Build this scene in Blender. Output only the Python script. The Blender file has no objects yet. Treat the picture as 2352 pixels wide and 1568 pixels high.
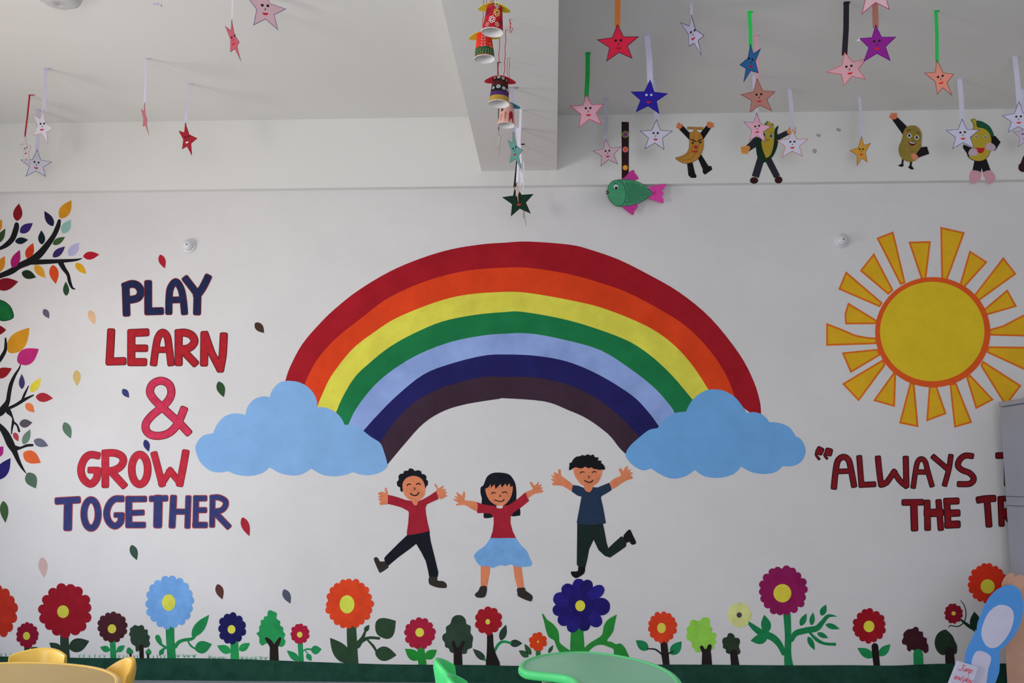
import bpy, math, random
from mathutils import Vector, Matrix
from mathutils.geometry import delaunay_2d_cdt

# ---------------------------------------------------------------- camera, sky, lights, exposure
SC = bpy.context.scene
COL = SC.collection
FPX = 2280.0                      # focal length in pixels of the 2352 px wide frame
EYE = Vector((0.0, 0.0, 1.2))
PITCH, YAW = math.radians(7.72), math.radians(2.37)
cam_d = bpy.data.cameras.new('camera')
cam = bpy.data.objects.new('camera', cam_d)
COL.objects.link(cam)
cam.location = EYE
cam.rotation_euler = (math.radians(90) + PITCH, 0, YAW)
cam_d.sensor_width = 36.0
cam_d.lens = FPX / 2352.0 * 36.0
cam_d.clip_start = 0.05
SC.camera = cam
SC.view_settings.view_transform = 'Standard'
SC.view_settings.look = 'None'
SC.view_settings.gamma = 1
SC.view_settings.use_curve_mapping = False
SC.view_settings.exposure = 0.0

world = bpy.data.worlds.new('daylight')
SC.world = world
world.use_nodes = True
wbg = world.node_tree.nodes['Background']
wbg.inputs[0].default_value = (0.72, 0.82, 1.0, 1)
wbg.inputs[1].default_value = 0.5

XL, XR, YB, D = -3.85, 5.3, -3.6, 6.02          # room: left wall, right wall, wall behind the camera, painted wall

def area_light(name, loc, rot, sx, sy, watts, color):
    l = bpy.data.lights.new(name, 'AREA')
    l.shape = 'RECTANGLE'; l.size = sx; l.size_y = sy
    l.energy = watts; l.color = color
    o = bpy.data.objects.new(name, l); COL.objects.link(o)
    o.location = loc; o.rotation_euler = rot
    return o
# daylight through the two windows of the left wall: cool from the sky, going down, and warm off the ground outside, going up
for wy, wh, e in ((4.1, 1.4, 0.88), (1.15, 1.6, 1.45)):
    area_light('sky_daylight', (XL - 0.10, wy, 1.35), (0, math.radians(-90 + 32), 0), 1.25, wh * .8, 27 * e, (0.64, 0.79, 1.0))
    area_light('ground_daylight', (XL - 0.10, wy, 1.35), (0, math.radians(-90 - 28), 0), 1.25, wh * .8, 37 * e, (1.0, 0.89, 0.76))
area_light('rear_fill', (0.2, YB + 0.05, 1.3), (math.radians(79), 0, 0), 3.4, 1.9, 116, (0.90, 0.93, 1.0))  # fill lamp added behind the camera to lift the middle and right wall

# ---------------------------------------------------------------- pixel rays onto real planes
RM = cam.rotation_euler.to_matrix()
def ray(px, py):
    return (RM @ Vector((px - 1176.0, -(py - 784.0), -FPX))).normalized()
class Plane:
    """A plane in the room with 2-D coordinates (u, v) and a normal towards the room."""
    def __init__(s, p0, u, n):
        s.p0 = Vector(p0); s.u = Vector(u).normalized(); s.n = Vector(n).normalized()
        s.v = s.n.cross(s.u).normalized()
    def hit(s, px, py):
        d = ray(px, py); t = (s.p0 - EYE).dot(s.n) / d.dot(s.n)
        q = EYE + d * t - s.p0
        return (q.dot(s.u), q.dot(s.v))
    def at(s, u, v, h=0.0):
        return s.p0 + s.u * u + s.v * v + s.n * h
WALL = Plane((0, D, 0), (1, 0, 0), (0, -1, 0))
BFACE = 0.055                                     # the wall beam stands this far proud of the painted wall
BEAMP = Plane((0, D - BFACE, 0), (1, 0, 0), (0, -1, 0))
assert WALL.v.z > 0.9
def zat(plane, px, py): return plane.at(*plane.hit(px, py)).z
def xat(plane, px, py): return plane.at(*plane.hit(px, py)).x
HC = zat(BEAMP, 1300, 265)                        # ceiling height
HB = zat(BEAMP, 1280, 391)                        # underside of the cross beam
HW = zat(BEAMP, 1176, 426)                        # underside of the beam over the painted wall
BX0, BX1 = xat(BEAMP, 1106, 391), xat(BEAMP, 1279, 391)
CEIL = Plane((0, 0, HC), (1, 0, 0), (0, 0, -1))
SOFF = Plane((0, 0, HB), (1, 0, 0), (0, 0, -1))
def horiz(z):                                     # a horizontal plane facing up
    return Plane((0, 0, z), (1, 0, 0), (0, 0, 1))

# ---------------------------------------------------------------- colours and materials
def lin(c):
    c /= 255.0
    return c / 12.92 if c <= 0.04045 else ((c + 0.055) / 1.055) ** 2.4
def hexlin(h):
    h = h.lstrip('#')
    return [lin(int(h[i:i + 2], 16)) for i in (0, 2, 4)]
def light_at(px):                                  # how much of a paint's reflectance the photograph shows at this place on the wall
    return 0.71 - 0.12 * max(0, min(1, px / 1176.0)) - 0.20 * max(0, min(1, px / 1176.0 - 1))
MATS = {}
def mat(rgb, rough=0.6, spec=0.3, mottle=0.10, bump=0.0, scale=9.0, metal=0.0, name='paint', trans=0.0, stretch=None):
    top = max(rgb)
    if top > 0.9: rgb = [c * 0.9 / top for c in rgb]
    rgb = tuple(max(0.0, round(c, 3)) for c in rgb)
    key = (rgb, rough, spec, mottle, bump, scale, metal, name, trans, stretch)
    if key in MATS: return MATS[key]
    m = bpy.data.materials.new(name); m.use_nodes = True
    nt = m.node_tree; b = nt.nodes['Principled BSDF']
    b.inputs['Base Color'].default_value = (*rgb, 1)
    b.inputs['Roughness'].default_value = rough
    b.inputs['Specular IOR Level'].default_value = spec
    b.inputs['Metallic'].default_value = metal
    if trans: b.inputs['Transmission Weight'].default_value = trans
    if mottle or bump:
        geo = nt.nodes.new('ShaderNodeNewGeometry')
        src = geo.outputs['Position']
        if stretch:
            mp = nt.nodes.new('ShaderNodeMapping'); mp.inputs['Scale'].default_value = stretch
            nt.links.new(src, mp.inputs['Vector']); src = mp.outputs['Vector']
        nz = nt.nodes.new('ShaderNodeTexNoise'); nz.inputs['Scale'].default_value = scale
        nz.inputs['Detail'].default_value = 5; nz.inputs['Roughness'].default_value = 0.65
        nt.links.new(src, nz.inputs['Vector'])
        if mottle:
            r = nt.nodes.new('ShaderNodeValToRGB')
            r.color_ramp.elements[0].position = 0.3; r.color_ramp.elements[1].position = 0.7
            r.color_ramp.elements[0].color = (*[c * (1 - mottle) for c in rgb], 1)
            r.color_ramp.elements[1].color = (*[min(0.97, c * (1 + mottle * 0.8) + mottle * 0.012) for c in rgb], 1)
            nt.links.new(nz.outputs['Fac'], r.inputs['Fac'])
            nt.links.new(r.outputs['Color'], b.inputs['Base Color'])
        if bump:
            n2 = nt.nodes.new('ShaderNodeTexNoise'); n2.inputs['Scale'].default_value = 130; n2.inputs['Detail'].default_value = 3
            nt.links.new(geo.outputs['Position'], n2.inputs['Vector'])
            bp = nt.nodes.new('ShaderNodeBump'); bp.inputs['Strength'].default_value = bump; bp.inputs['Distance'].default_value = 0.002
            nt.links.new(n2.outputs['Fac'], bp.inputs['Height'])
            nt.links.new(bp.outputs['Normal'], b.inputs['Normal'])
    MATS[key] = m
    return m
def paint(h, px=None, **k):
    f = light_at(1176 if px is None else round(px / 120) * 120)
    k.setdefault('mottle', 0.12); k.setdefault('bump', 0.25); k.setdefault('spec', 0.1)
    return mat([c / f for c in hexlin(h)], name='wall_paint', **k)
def card(h, px=1176, f=None, **k):
    f = f or light_at(round(px / 120) * 120) * 1.08
    k.setdefault('mottle', 0.04); k.setdefault('spec', 0.12)
    return mat([c / f for c in hexlin(h)], name='coloured_paper', **k)

# ---------------------------------------------------------------- 2-D shapes in pixels
def T(ox, oy, s):
    """Reads coordinates of an enlarged crop: origin ox, oy and scale s."""
    def f(*pts):
        return [tuple([ox + p[0] / s, oy + p[1] / s] + [w / s for w in p[2:]]) for p in pts]
    f.s = s
    return f
def smooth(pts, k=5, closed=True):
    """Catmull-Rom through the points; a point given as (x, y, 1) stays a corner."""
    n = len(pts); out = []
    corner = [len(p) > 2 for p in pts]; P = [Vector(p[:2]) for p in pts]
    rng = range(n) if closed else range(n - 1)
    for i in rng:
        j = (i + 1) % n
        a = P[i - 1] if (closed or i > 0) else P[i]
        d = P[(j + 1) % n] if (closed or j + 1 < n) else P[j]
        if corner[i]: a = P[i]
        if corner[j]: d = P[j]
        for q in range(k):
            t = q / k
            b, c = P[i], P[j]
            out.append(tuple(0.5 * ((2 * b) + (c - a) * t + (2 * a - 5 * b + 4 * c - d) * t * t + (3 * b - a - 3 * c + d) * t ** 3)))
    if not closed: out.append(tuple(P[-1]))
    return out
def smooth3(pts, k=5):
    """Open Catmull-Rom for (x, y, width)."""
    n = len(pts); P = [Vector(p[:3]) for p in pts]; out = []
    for i in range(n - 1):
        a = P[max(0, i - 1)]; b = P[i]; c = P[i + 1]; d = P[min(n - 1, i + 2)]
        for q in range(k):
            t = q / k
            out.append(tuple(0.5 * ((2 * b) + (c - a) * t + (2 * a - 5 * b + 4 * c - d) * t * t + (3 * b - a - 3 * c + d) * t ** 3)))
    out.append(tuple(P[-1]))
    return out
def ell(cx, cy, rx, ry, n=28, rot=0.0):
    c, s = math.cos(rot), math.sin(rot)
    return [(cx + rx * math.cos(a) * c - ry * math.sin(a) * s, cy + rx * math.cos(a) * s + ry * math.sin(a) * c)
            for a in [2 * math.pi * i / n for i in range(n)]]
def capsule(a, b, wa, wb, m=6):
    """Convex hull of two discs."""
    a = Vector(a[:2]); b = Vector(b[:2]); ra, rb = max(wa, 1e-5) / 2, max(wb, 1e-5) / 2
    d = b - a; L = d.length
    if L < 1e-7 or L <= abs(ra - rb): 
        c, r = (a, ra) if ra > rb else (b, rb)
        return ell(c.x, c.y, r, r, 2 * m)
    th = math.atan2(d.y, d.x); ph = math.acos((ra - rb) / L)
    out = []
    for i in range(m + 1):
        t = th + ph + (2 * math.pi - 2 * ph) * i / m
        out.append((a.x + ra * math.cos(t), a.y + ra * math.sin(t)))
    for i in range(m + 1):
        t = th - ph + 2 * ph * i / m
        out.append((b.x + rb * math.cos(t), b.y + rb * math.sin(t)))
    return out
def stroke(pts, w=None, k=5, closed=False, m=6):
    """Polygons whose union is a round brush stroke. Points (x, y) with one width w, or (x, y, width)."""
    P = [(p[0], p[1], w if w is not None else p[2]) for p in pts]
    if closed:
        P = P + [P[0]]; 
        q = [(x, y, P[0][2]) for x, y in smooth([(p[0], p[1]) for p in P[:-1]], k)]; q.append(q[0])
    else:
        q = smooth3(P, k) if (k > 1 and len(P) > 2) else P
    return [capsule(q[i], q[i + 1], q[i][2], q[i + 1][2], m) for i in range(len(q) - 1)]
def bar(a, b, w, wfull=None):
    """A straight brush mark with square, slightly rounded ends."""
    a = Vector(a[:2]); b = Vector(b[:2]); d = (b - a); L = d.length
    if L < 1e-6: return ell(a.x, a.y, w / 2, w / 2, 14)
    e = d / L; n = Vector((-e.y, e.x)); h = w / 2; r = w * .27; out = []
    for c, sx, sy, t0 in ((b, 1, 1, 0), (a, -1, 1, 1), (a, -1, -1, 2), (b, 1, -1, 3)):
        o = c + e * (sx * (h - r)) + n * (sy * (h - r))
        for i in range(5):
            t = {0: math.pi / 2, 1: math.pi, 2: math.pi * 1.5, 3: 2 * math.pi}[t0] - (math.pi / 2) * (1 - i / 4)
            out.append(tuple(o + e * (r * math.cos(t)) + n * (r * math.sin(t))))
    return out
def inset(poly, d):
    n = len(poly); area = sum(poly[i][0] * poly[(i + 1) % n][1] - poly[(i + 1) % n][0] * poly[i][1] for i in range(n))
    sg = 1 if area > 0 else -1; out = []
    for i in range(n):
        p, c, q = Vector(poly[i - 1][:2]), Vector(poly[i][:2]), Vector(poly[(i + 1) % n][:2])
        e1 = (c - p).normalized(); e2 = (q - c).normalized()
        n1 = Vector((-e1.y, e1.x)) * sg; n2 = Vector((-e2.y, e2.x)) * sg
        b = n1 + n2
        if b.length < 0.25: b = b.normalized() * 0.25 if b.length > 1e-6 else n1
        k = d / max(0.25, b.normalized().dot(n1))
        out.append(tuple(c + b.normalized() * k))
    return out
def leafshape(base, tip, w, bend=0.0, k=4):
    """A painted leaf: round at the base, pointed at the tip."""
    b = Vector(base[:2]); t = Vector(tip[:2]); d = t - b; L = d.length; e = d / L; n = Vector((-e.y, e.x))
    prof = [(0.0, 0.0), (0.06, 0.42), (0.22, 0.86), (0.42, 1.0), (0.62, 0.84), (0.82, 0.45)]
    pt = lambda s, o: tuple(b + e * (L * s) + n * (o * w / 2 + bend * w * math.sin(math.pi * s)))
    up = [pt(s, o) for s, o in prof]
    dn = [pt(s, -o) for s, o in reversed(prof[1:])]
    return smooth(up + [tuple(list(t) + [1])] + dn, k)

# ---------------------------------------------------------------- mesh building
class MB:
    def __init__(s): s.v = []; s.f = []; s.mi = []; s.mats = []; s.smooth = []
    def slot(s, m):
        if m not in s.mats: s.mats.append(m)
        return s.mats.index(m)
    def union(s, plane, polys, m, h0, h1, uv=False):
        """The union of pixel polygons, as a sheet of thickness h0..h1 lying on the plane."""
        if plane is WALL: h0 = max(h0, 0.0002)
        vs, fs = [], []
        for p in polys:
            q = p if uv else [plane.hit(a[0], a[1]) for a in p]
            cl = []
            for a in q:
                a = Vector(a[:2])
                if not cl or (a - cl[-1]).length > 2e-5: cl.append(a)
            if len(cl) > 2 and (cl[0] - cl[-1]).length < 2e-5: cl.pop()
            if len(cl) < 3: continue
            area = sum(cl[i].x * cl[(i + 1) % len(cl)].y - cl[(i + 1) % len(cl)].x * cl[i].y for i in range(len(cl)))
            if area < 0: cl.reverse()
            fs.append(list(range(len(vs), len(vs) + len(cl)))); vs += cl
        if not fs: return s
        r = delaunay_2d_cdt(vs, [], fs, 1, 1e-6)
        V = r[0]; F = [f for f, src in zip(r[2], r[5]) if len(src)]
        k = s.slot(m); n0 = len(s.v); nv = len(V)
        for a in V: s.v.append(plane.at(a.x, a.y, h1))
        for a in V: s.v.append(plane.at(a.x, a.y, h0))
        cnt = {}
        for f in F:
            f = list(f)
            ar = sum(V[f[i]].x * V[f[(i + 1) % len(f)]].y - V[f[(i + 1) % len(f)]].x * V[f[i]].y for i in range(len(f)))
            if ar < 0: f.reverse()
            s.f.append([n0 + i for i in f]); s.mi.append(k); s.smooth.append(False)
            s.f.append([n0 + nv + i for i in reversed(f)]); s.mi.append(k); s.smooth.append(False)
            for i in range(len(f)):
                e = (f[i], f[(i + 1) % len(f)])
                cnt[e] = cnt.get(e, 0) + 1
        for (a, b) in list(cnt):
            if (b, a) not in cnt:
                s.f.append([n0 + b, n0 + a, n0 + nv + a, n0 + nv + b]); s.mi.append(k); s.smooth.append(False)
        return s
    def faces(s, verts, faces, m, sm=False):
        k = s.slot(m); n0 = len(s.v)
        s.v += [Vector(v) for v in verts]
        for f in faces: s.f.append([n0 + i for i in f]); s.mi.append(k); s.smooth.append(sm)
        return s
    def box(s, lo, hi, m, bev=0.0):
        x0, y0, z0 = lo; x1, y1, z1 = hi
        if bev:
            b = bev; vs = []; 
            pr = [(x0 + b, y0), (x1 - b, y0), (x1, y0 + b), (x1, y1 - b), (x1 - b, y1), (x0 + b, y1), (x0, y1 - b), (x0, y0 + b)]
            ins = [(min(max(x, x0 + b), x1 - b), min(max(y, y0 + b), y1 - b)) for x, y in pr]
            rings = [(ins, z0), (pr, z0 + b), (pr, z1 - b), (ins, z1)]
            for r, z in rings: vs += [(x, y, z) for x, y in r]
            fs = []
            for j in range(3):
                for i in range(8):
                    a, c = j * 8 + i, j * 8 + (i + 1) % 8
                    fs.append((a, c, c + 8, a + 8))
            fs.append(tuple(reversed(range(8)))); fs.append(tuple(range(24, 32)))
            return s.faces(vs, fs, m)
        vs = [(x, y, z) for z in (z0, z1) for x, y in ((x0, y0), (x1, y0), (x1, y1), (x0, y1))]
        return s.faces(vs, [(3, 2, 1, 0), (4, 5, 6, 7), (0, 1, 5, 4), (1, 2, 6, 5), (2, 3, 7, 6), (3, 0, 4, 7)], m)
    def lathe(s, c, prof, m, n=32, axis=None, sm=True, cap=True):
        """Profile [(radius, height)] turned about the axis through c."""
        ax = Vector(axis).normalized() if axis else Vector((0, 0, 1))
        u = ax.orthogonal().normalized(); w = ax.cross(u)
        vs = []
        for r, z in prof:
            for i in range(n):
                a = 2 * math.pi * i / n
                vs.append(Vector(c) + ax * z + u * (r * math.cos(a)) + w * (r * math.sin(a)))
        fs = []
        for j in range(len(prof) - 1):
            for i in range(n):
                a, b = j * n + i, j * n + (i + 1) % n
                fs.append((a, b, b + n, a + n))
        s.faces(vs, fs, m, sm)
        if cap:
            k = len(s.v) - len(vs)
            for j, rev in ((0, True), (len(prof) - 1, False)):
                if prof[j][0] > 1e-4:
                    r = [k + j * n + i for i in range(n)]
                    s.f.append(r[::-1] if rev else r); s.mi.append(s.slot(m)); s.smooth.append(False)
        return s
    def tube(s, pts, r, m, n=8):
        P = [Vector(p) for p in pts]; rings = []
        up = Vector((0.13, 0.31, 0.94))
        for i, p in enumerate(P):
            d = (P[min(i + 1, len(P) - 1)] - P[max(i - 1, 0)]).normalized()
            if abs(d.dot(up)) > 0.95: u = d.cross(Vector((1, 0.2, 0))).normalized()
            else: u = d.cross(up).normalized()
            w = d.cross(u); rr = r[i] if isinstance(r, (list, tuple)) else r
            rings.append([p + (u * math.cos(2 * math.pi * k / n) + w * math.sin(2 * math.pi * k / n)) * rr for k in range(n)])
        vs = [v for g in rings for v in g]; fs = []
        for j in range(len(P) - 1):
            for k in range(n):
                a, b = j * n + k, j * n + (k + 1) % n
                fs.append((a, b, b + n, a + n))
        fs.append(tuple(reversed(range(n)))); fs.append(tuple(range((len(P) - 1) * n, len(P) * n)))
        return s.faces(vs, fs, m, True)
    def build(s, name, parent=None, root=None):
        me = bpy.data.meshes.new(name)
        off = Vector(root) if root is not None else Vector((0, 0, 0))
        me.from_pydata([tuple(Vector(v) - off) for v in s.v], [], s.f)
        for m in s.mats: me.materials.append(m)
        for p, k, sm in zip(me.polygons, s.mi, s.smooth): p.material_index = k; p.use_smooth = sm
        me.validate(); me.update()
        o = bpy.data.objects.new(name, me); COL.objects.link(o)
        if parent is not None: o.parent = parent
        elif root is not None: o.location = off
        return o
class Thing:
    def __init__(s, name, label, cat, loc, group=None):
        s.loc = Vector(loc)
        o = bpy.data.objects.new(name, None); COL.objects.link(o); o.location = s.loc
        o.empty_display_size = 0.05
        o['label'] = label; o['category'] = cat
        if group: o['group'] = group
        s.o = o
    def part(s, name, mb, label=None, kind=None):
        o = mb.build(name, s.o, s.loc)
        if label: o['label'] = label
        if kind: o['kind'] = kind
        return o
    def sub(s, parent, name, mb):
        return mb.build(name, parent, s.loc)
def single(name, label, cat, mb, loc, group=None):
    o = mb.build(name, None, loc); o['label'] = label; o['category'] = cat
    if group: o['group'] = group
    return o
def struct(name, mb, parent=None):
    o = mb.build(name, parent); 
    if parent is None: o['kind'] = 'structure'
    return o
def P3(px, py, plane=None): 
    plane = plane or WALL
    return plane.at(*plane.hit(px, py))

# ---------------------------------------------------------------- the room
M_WALL = mat((0.81, 0.79, 0.785), rough=0.62, spec=0.25, mottle=0.045, bump=0.35, scale=1.6, name='wall_plaster')
M_CEIL = mat((0.83, 0.82, 0.79), rough=0.7, spec=0.2, mottle=0.015, bump=0.15, scale=1.1, name='ceiling_plaster')
M_FLOOR = mat((0.40, 0.42, 0.46), rough=0.35, spec=0.5, mottle=0.08, scale=3, name='floor_tile')
M_WHITE = mat((0.8, 0.8, 0.82), rough=0.35, spec=0.5, mottle=0, name='white_plastic')
M_FRAME = mat((0.72, 0.73, 0.75), rough=0.4, spec=0.5, mottle=0, metal=0.3, name='aluminium_frame')
struct('floor', MB().box((XL - 0.25, YB - 0.2, -0.15), (XR + 0.2, D + 0.2, 0), M_FLOOR))
struct('wall_back', MB().box((XL - 0.25, D, 0), (XR + 0.2, D + 0.2, HC + 0.1), M_WALL))
struct('wall_right', MB().box((XR, YB, 0), (XR + 0.2, D, HC + 0.1), M_WALL))
# left wall with two window openings
wl = MB(); W = [(0.35, 1.95), (3.4, 4.8)]; zs, zt = 0.72, 1.98
ys = [YB] + [y for w in W for y in w] + [D]
for a, b in ((YB, W[0][0]), (W[0][1], W[1][0]), (W[1][1], D)):
    wl.box((XL - 0.22, a, 0), (XL, b, HC + 0.1), M_WALL)
for a, b in W:
    wl.box((XL - 0.22, a, 0), (XL, b, zs), M_WALL); wl.box((XL - 0.22, a, zt), (XL, b, HC + 0.1), M_WALL)
struct('wall_left', wl)
for i, (a, b) in enumerate(W):
    f = MB(); t = 0.045; x0, x1 = XL - 0.07, XL - 0.02
    f.box((x0, a, zs), (x1, a + t, zt), M_FRAME); f.box((x0, b - t, zs), (x1, b, zt), M_FRAME)
    f.box((x0, a + t, zs), (x1, b - t, zs + t), M_FRAME); f.box((x0, a + t, zt - t), (x1, b - t, zt), M_FRAME)
    f.box((x0, (a + b) / 2 - t / 2, zs + t), (x1, (a + b) / 2 + t / 2, zt - t), M_FRAME)
    o = struct('window_%d' % (i + 1), f)
# wall behind the camera, with an unseen opening made up for the fill lamp
wb = MB()
wb.box((XL - 0.2, YB - 0.2, 0), (-1.5, YB, HC + 0.1), M_WALL); wb.box((1.9, YB - 0.2, 0), (XR + 0.2, YB, HC + 0.1), M_WALL)
wb.box((-1.5, YB - 0.2, 2.3), (1.9, YB, HC + 0.1), M_WALL)
struct('wall_front', wb)
struct('ceiling', MB().box((XL - 0.25, YB - 0.2, HC), (XR + 0.2, D + 0.2, HC + 0.15), M_CEIL))
struct('trim_1', MB().box((XL, D - BFACE, HW), (XR, D, HC), M_CEIL))           # the beam along the painted wall
struct('trim_2', MB().box((BX0, YB, HB), (BX1, D - BFACE, HC), M_CEIL))        # the beam across the room
# ---------------------------------------------------------------- the painted wall
L0 = 0.0006                                        # thickness of one coat
def coat(k): return L0 * (k + 1)
def avg(pts): return (sum(p[0] for p in pts) / len(pts), sum(p[1] for p in pts) / len(pts))

# painted ground strip above the floor
strip_top = [(-60, 1506), (60, 1508), (170, 1510), (300, 1511), (440, 1511), (540, 1513), (620, 1515.5), (760, 1521), (890, 1525), (1000, 1526),
             (1100, 1526.7), (1200, 1528.6), (1350, 1527), (1560, 1525.5), (1800, 1527.3), (1950, 1527), (2050, 1528), (2120, 1525), (2190, 1523.5), (2420, 1523)]
g = [WALL.hit(*p) for p in smooth(strip_top, 4, False)]
g = g + [(g[-1][0], 0.0), (g[0][0], 0.0)]
single('painted_ground_strip', 'dark green painted strip running along the foot of the white wall', 'mural',
       MB().union(WALL, [g], paint('#173a2e', 900, mottle=0.25, scale=14), 0, coat(5), uv=True), (0, D, 0))

# rainbow
z1, z2 = T(430, 540, 2.8), T(1160, 540, 2.7507)
B = [
 z1((630,940),(660,850),(740,700),(860,560),(960,465),(1100,355),(1300,235),(1500,150),(1700,90),(1900,58)) + z2((0,47),(150,40),(410,60),(550,95),(720,155),(900,245),(1100,360),(1300,525),(1480,750),(1570,920),(1610,1050),(1618,1130)),
 z1((755,960),(790,880),(850,780),(960,660),(1110,540),(1300,400),(1550,290),(1800,228)) + z2((0,205),(170,208),(400,245),(600,300),(780,365),(980,470),(1150,580),(1300,735),(1400,890),(1450,1020)),
 z1((835,1105),(870,1020),(930,900),(1060,735),(1200,625),(1350,530),(1600,430),(1800,382)) + z2((0,358),(150,365),(400,408),(600,455),(800,530),(950,605),(1080,705),(1190,830),(1285,975)),
 z1((957,1140),(1000,1040),(1080,910),(1180,815),(1300,720),(1450,635),(1640,555),(1850,512)) + z2((0,485),(100,483),(300,515),(500,565),(750,655),(900,745),(1050,880),(1190,1045)),
 z1((1035,1220),(1090,1110),(1200,970),(1330,860),(1500,760),(1700,685),(1900,645)) + z2((0,622),(150,620),(350,655),(600,725),(800,850),(950,970),(1050,1085),(1072,1125)),
 z1((1135,1255),(1220,1160),(1350,1030),(1520,895),(1700,825),(1900,775)) + z2((0,753),(200,762),(400,800),(600,885),(800,1010),(900,1110),(968,1200)),
 z1((1240,1335),(1310,1230),(1420,1110),(1550,1020),(1700,960),(1900,912)) + z2((0,895),(200,900),(400,945),(580,1030),(720,1140),(800,1220),(848,1275)),
 z1((1293,1468),(1400,1340),(1520,1210),(1650,1130),(1800,1085),(2000,1053)) + z2((0,1030),(250,1050),(400,1105),(520,1160),(650,1255),(720,1340),(760,1380)),
]
def extend(l, d=16):
    a = (Vector(l[0]) - Vector(l[1])).normalized(); b = (Vector(l[-1]) - Vector(l[-2])).normalized()
    return [tuple(Vector(l[0]) + a * d)] + l + [tuple(Vector(l[-1]) + b * d)]
BS = [smooth(extend(b), 4, False) for b in B]
RB = Thing('painted_rainbow', 'big seven-band rainbow painted between two blue clouds', 'mural', P3(1190, 900))
bandc = ['#8a111d', '#c63a16', '#c9c046', '#14663a', '#7d92c4', '#1a184e', '#33222e']
bandl = ['dark red outermost band', 'orange band', 'yellow band', 'green band', 'pale blue band', 'indigo band', 'dark plum innermost band']
for i in range(7):
    poly = BS[i] + list(reversed(BS[i + 1]))
    RB.part('band', MB().union(WALL, [poly], paint(bandc[i], 1200, mottle=0.16, scale=5), 0, coat(0)), bandl[i])
lc = z1((600,945),(630,938),(660,936),(720,945),(775,975),(815,1020),(835,1070),(833,1105,1),(890,1108),(950,1135),(990,1175),(1012,1218,1),(1040,1220),(1100,1235),(1180,1295),(1240,1335),(1265,1390),(1285,1460),(1285,1490),(1240,1525),(1170,1543),(1110,1537),(1068,1522,1),(1020,1540),(950,1550),(870,1540),(798,1500,1),(740,1535),(680,1545),(600,1530),(530,1492,1),(480,1530),(400,1548),(320,1540),(265,1517,1),(210,1525),(150,1515),(85,1460),(55,1385),(60,1340),(100,1290),(168,1272,1),(190,1220),(240,1165),(310,1145),(374,1155,1),(390,1100),(430,1055),(490,1036),(530,1042,1),(545,1000),(575,962))
rc = z2((1142,1115,1),(1170,1060),(1210,1015),(1265,982),(1320,973),(1390,985),(1460,1030),(1528,1122,1),(1570,1117),(1620,1130),(1655,1160),(1667,1180,1),(1730,1185),(1790,1210),(1825,1250),(1833,1270,1),(1870,1290),(1898,1350),(1885,1410),(1850,1445),(1800,1460),(1755,1457,1),(1710,1495),(1640,1508),(1560,1497),(1492,1462,1),(1440,1510),(1350,1532),(1260,1522),(1198,1482,1),(1140,1522),(1060,1537),(990,1515),(922,1473,1),(870,1485),(810,1455),(770,1410),(762,1380),(790,1330),(850,1275),(910,1230),(965,1218,1),(1000,1165),(1060,1127),(1120,1115))
single('painted_cloud', 'light blue painted cloud at the rainbow foot beside the word GROW', 'mural', MB().union(WALL, [smooth(lc)], paint('#7ba5d2', 700, mottle=0.07, scale=6), coat(0) + .0002, coat(1)), P3(670, 1000), 'painted clouds')
single('painted_cloud', 'light blue painted cloud at the rainbow foot beside the word ALWAYS', 'mural', MB().union(WALL, [smooth(rc)], paint('#669bce', 1640, mottle=0.07, scale=6), coat(0) + .0002, coat(1)), P3(1640, 1000), 'painted clouds')

# sun
sz = T(1860, 500, 3.136)
SUN = Thing('painted_sun', 'big yellow painted sun with an orange rim and separate rays', 'mural', P3(2141, 761))
rays = [((480,145),(602,98),(690,470),(652,485)), ((710,172),(872,168),(838,445),(802,445)), ((940,65),(1117,105),(988,455),(947,455)),
 ((1150,235),(1280,318),(1112,505),(1075,492)), ((1393,282),(1488,405),(1215,602),(1176,565)), ((1423,515),(1492,640),(1265,705),(1245,665)),
 ((1290,803),(1390,775),(1543,695),(1650,640),(1650,858),(1290,848)), ((1280,925),(1640,930),(1640,1132),(1543,1095),(1275,972)),
 ((1245,1028),(1525,1208),(1420,1345),(1390,1325),(1228,1065)), ((1125,1148),(1195,1378),(1325,1310),(1155,1128)),
 ((1006,1198),(1040,1512),(1170,1475),(1055,1188)), ((858,1210),(838,1467),(985,1412),(915,1210)), ((722,1180),(643,1480),(783,1508),(754,1195)),
 ((608,1105),(455,1318),(613,1362),(621,1135)), ((528,1018),(232,1195),(352,1322),(545,1062)), ((492,943),(230,970),(293,1118),(508,990)),
 ((485,862),(420,860),(330,843),(230,800),(118,757),(118,922),(485,910)), ((485,738),(275,610),(250,690),(255,768),(485,766)),
 ((525,612),(260,385),(205,515),(505,645)), ((603,522),(462,253),(360,382),(565,555))]
MO, MY = paint('#c4611b', 2150, mottle=0.08), paint('#c4981f', 2150, mottle=0.07)
for r in rays:
    q = sz(*r)
    SUN.part('ray', MB().union(WALL, [q], MO, 0, coat(0)).union(WALL, [inset(q, 4.2)], MY, coat(0), coat(1)))
SUN.part('rim', MB().union(WALL, [sz(*ell(885, 824, 415, 397, 64))[0:]], paint('#b94a1c', 2150, mottle=0.08), 0, coat(2)), 'orange rim')
SUN.part('disc', MB().union(WALL, [sz(*ell(881, 819, 376, 358, 64))], paint('#a8901d', 2150, mottle=0.06), coat(2), coat(3)), 'yellow disc')

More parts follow.
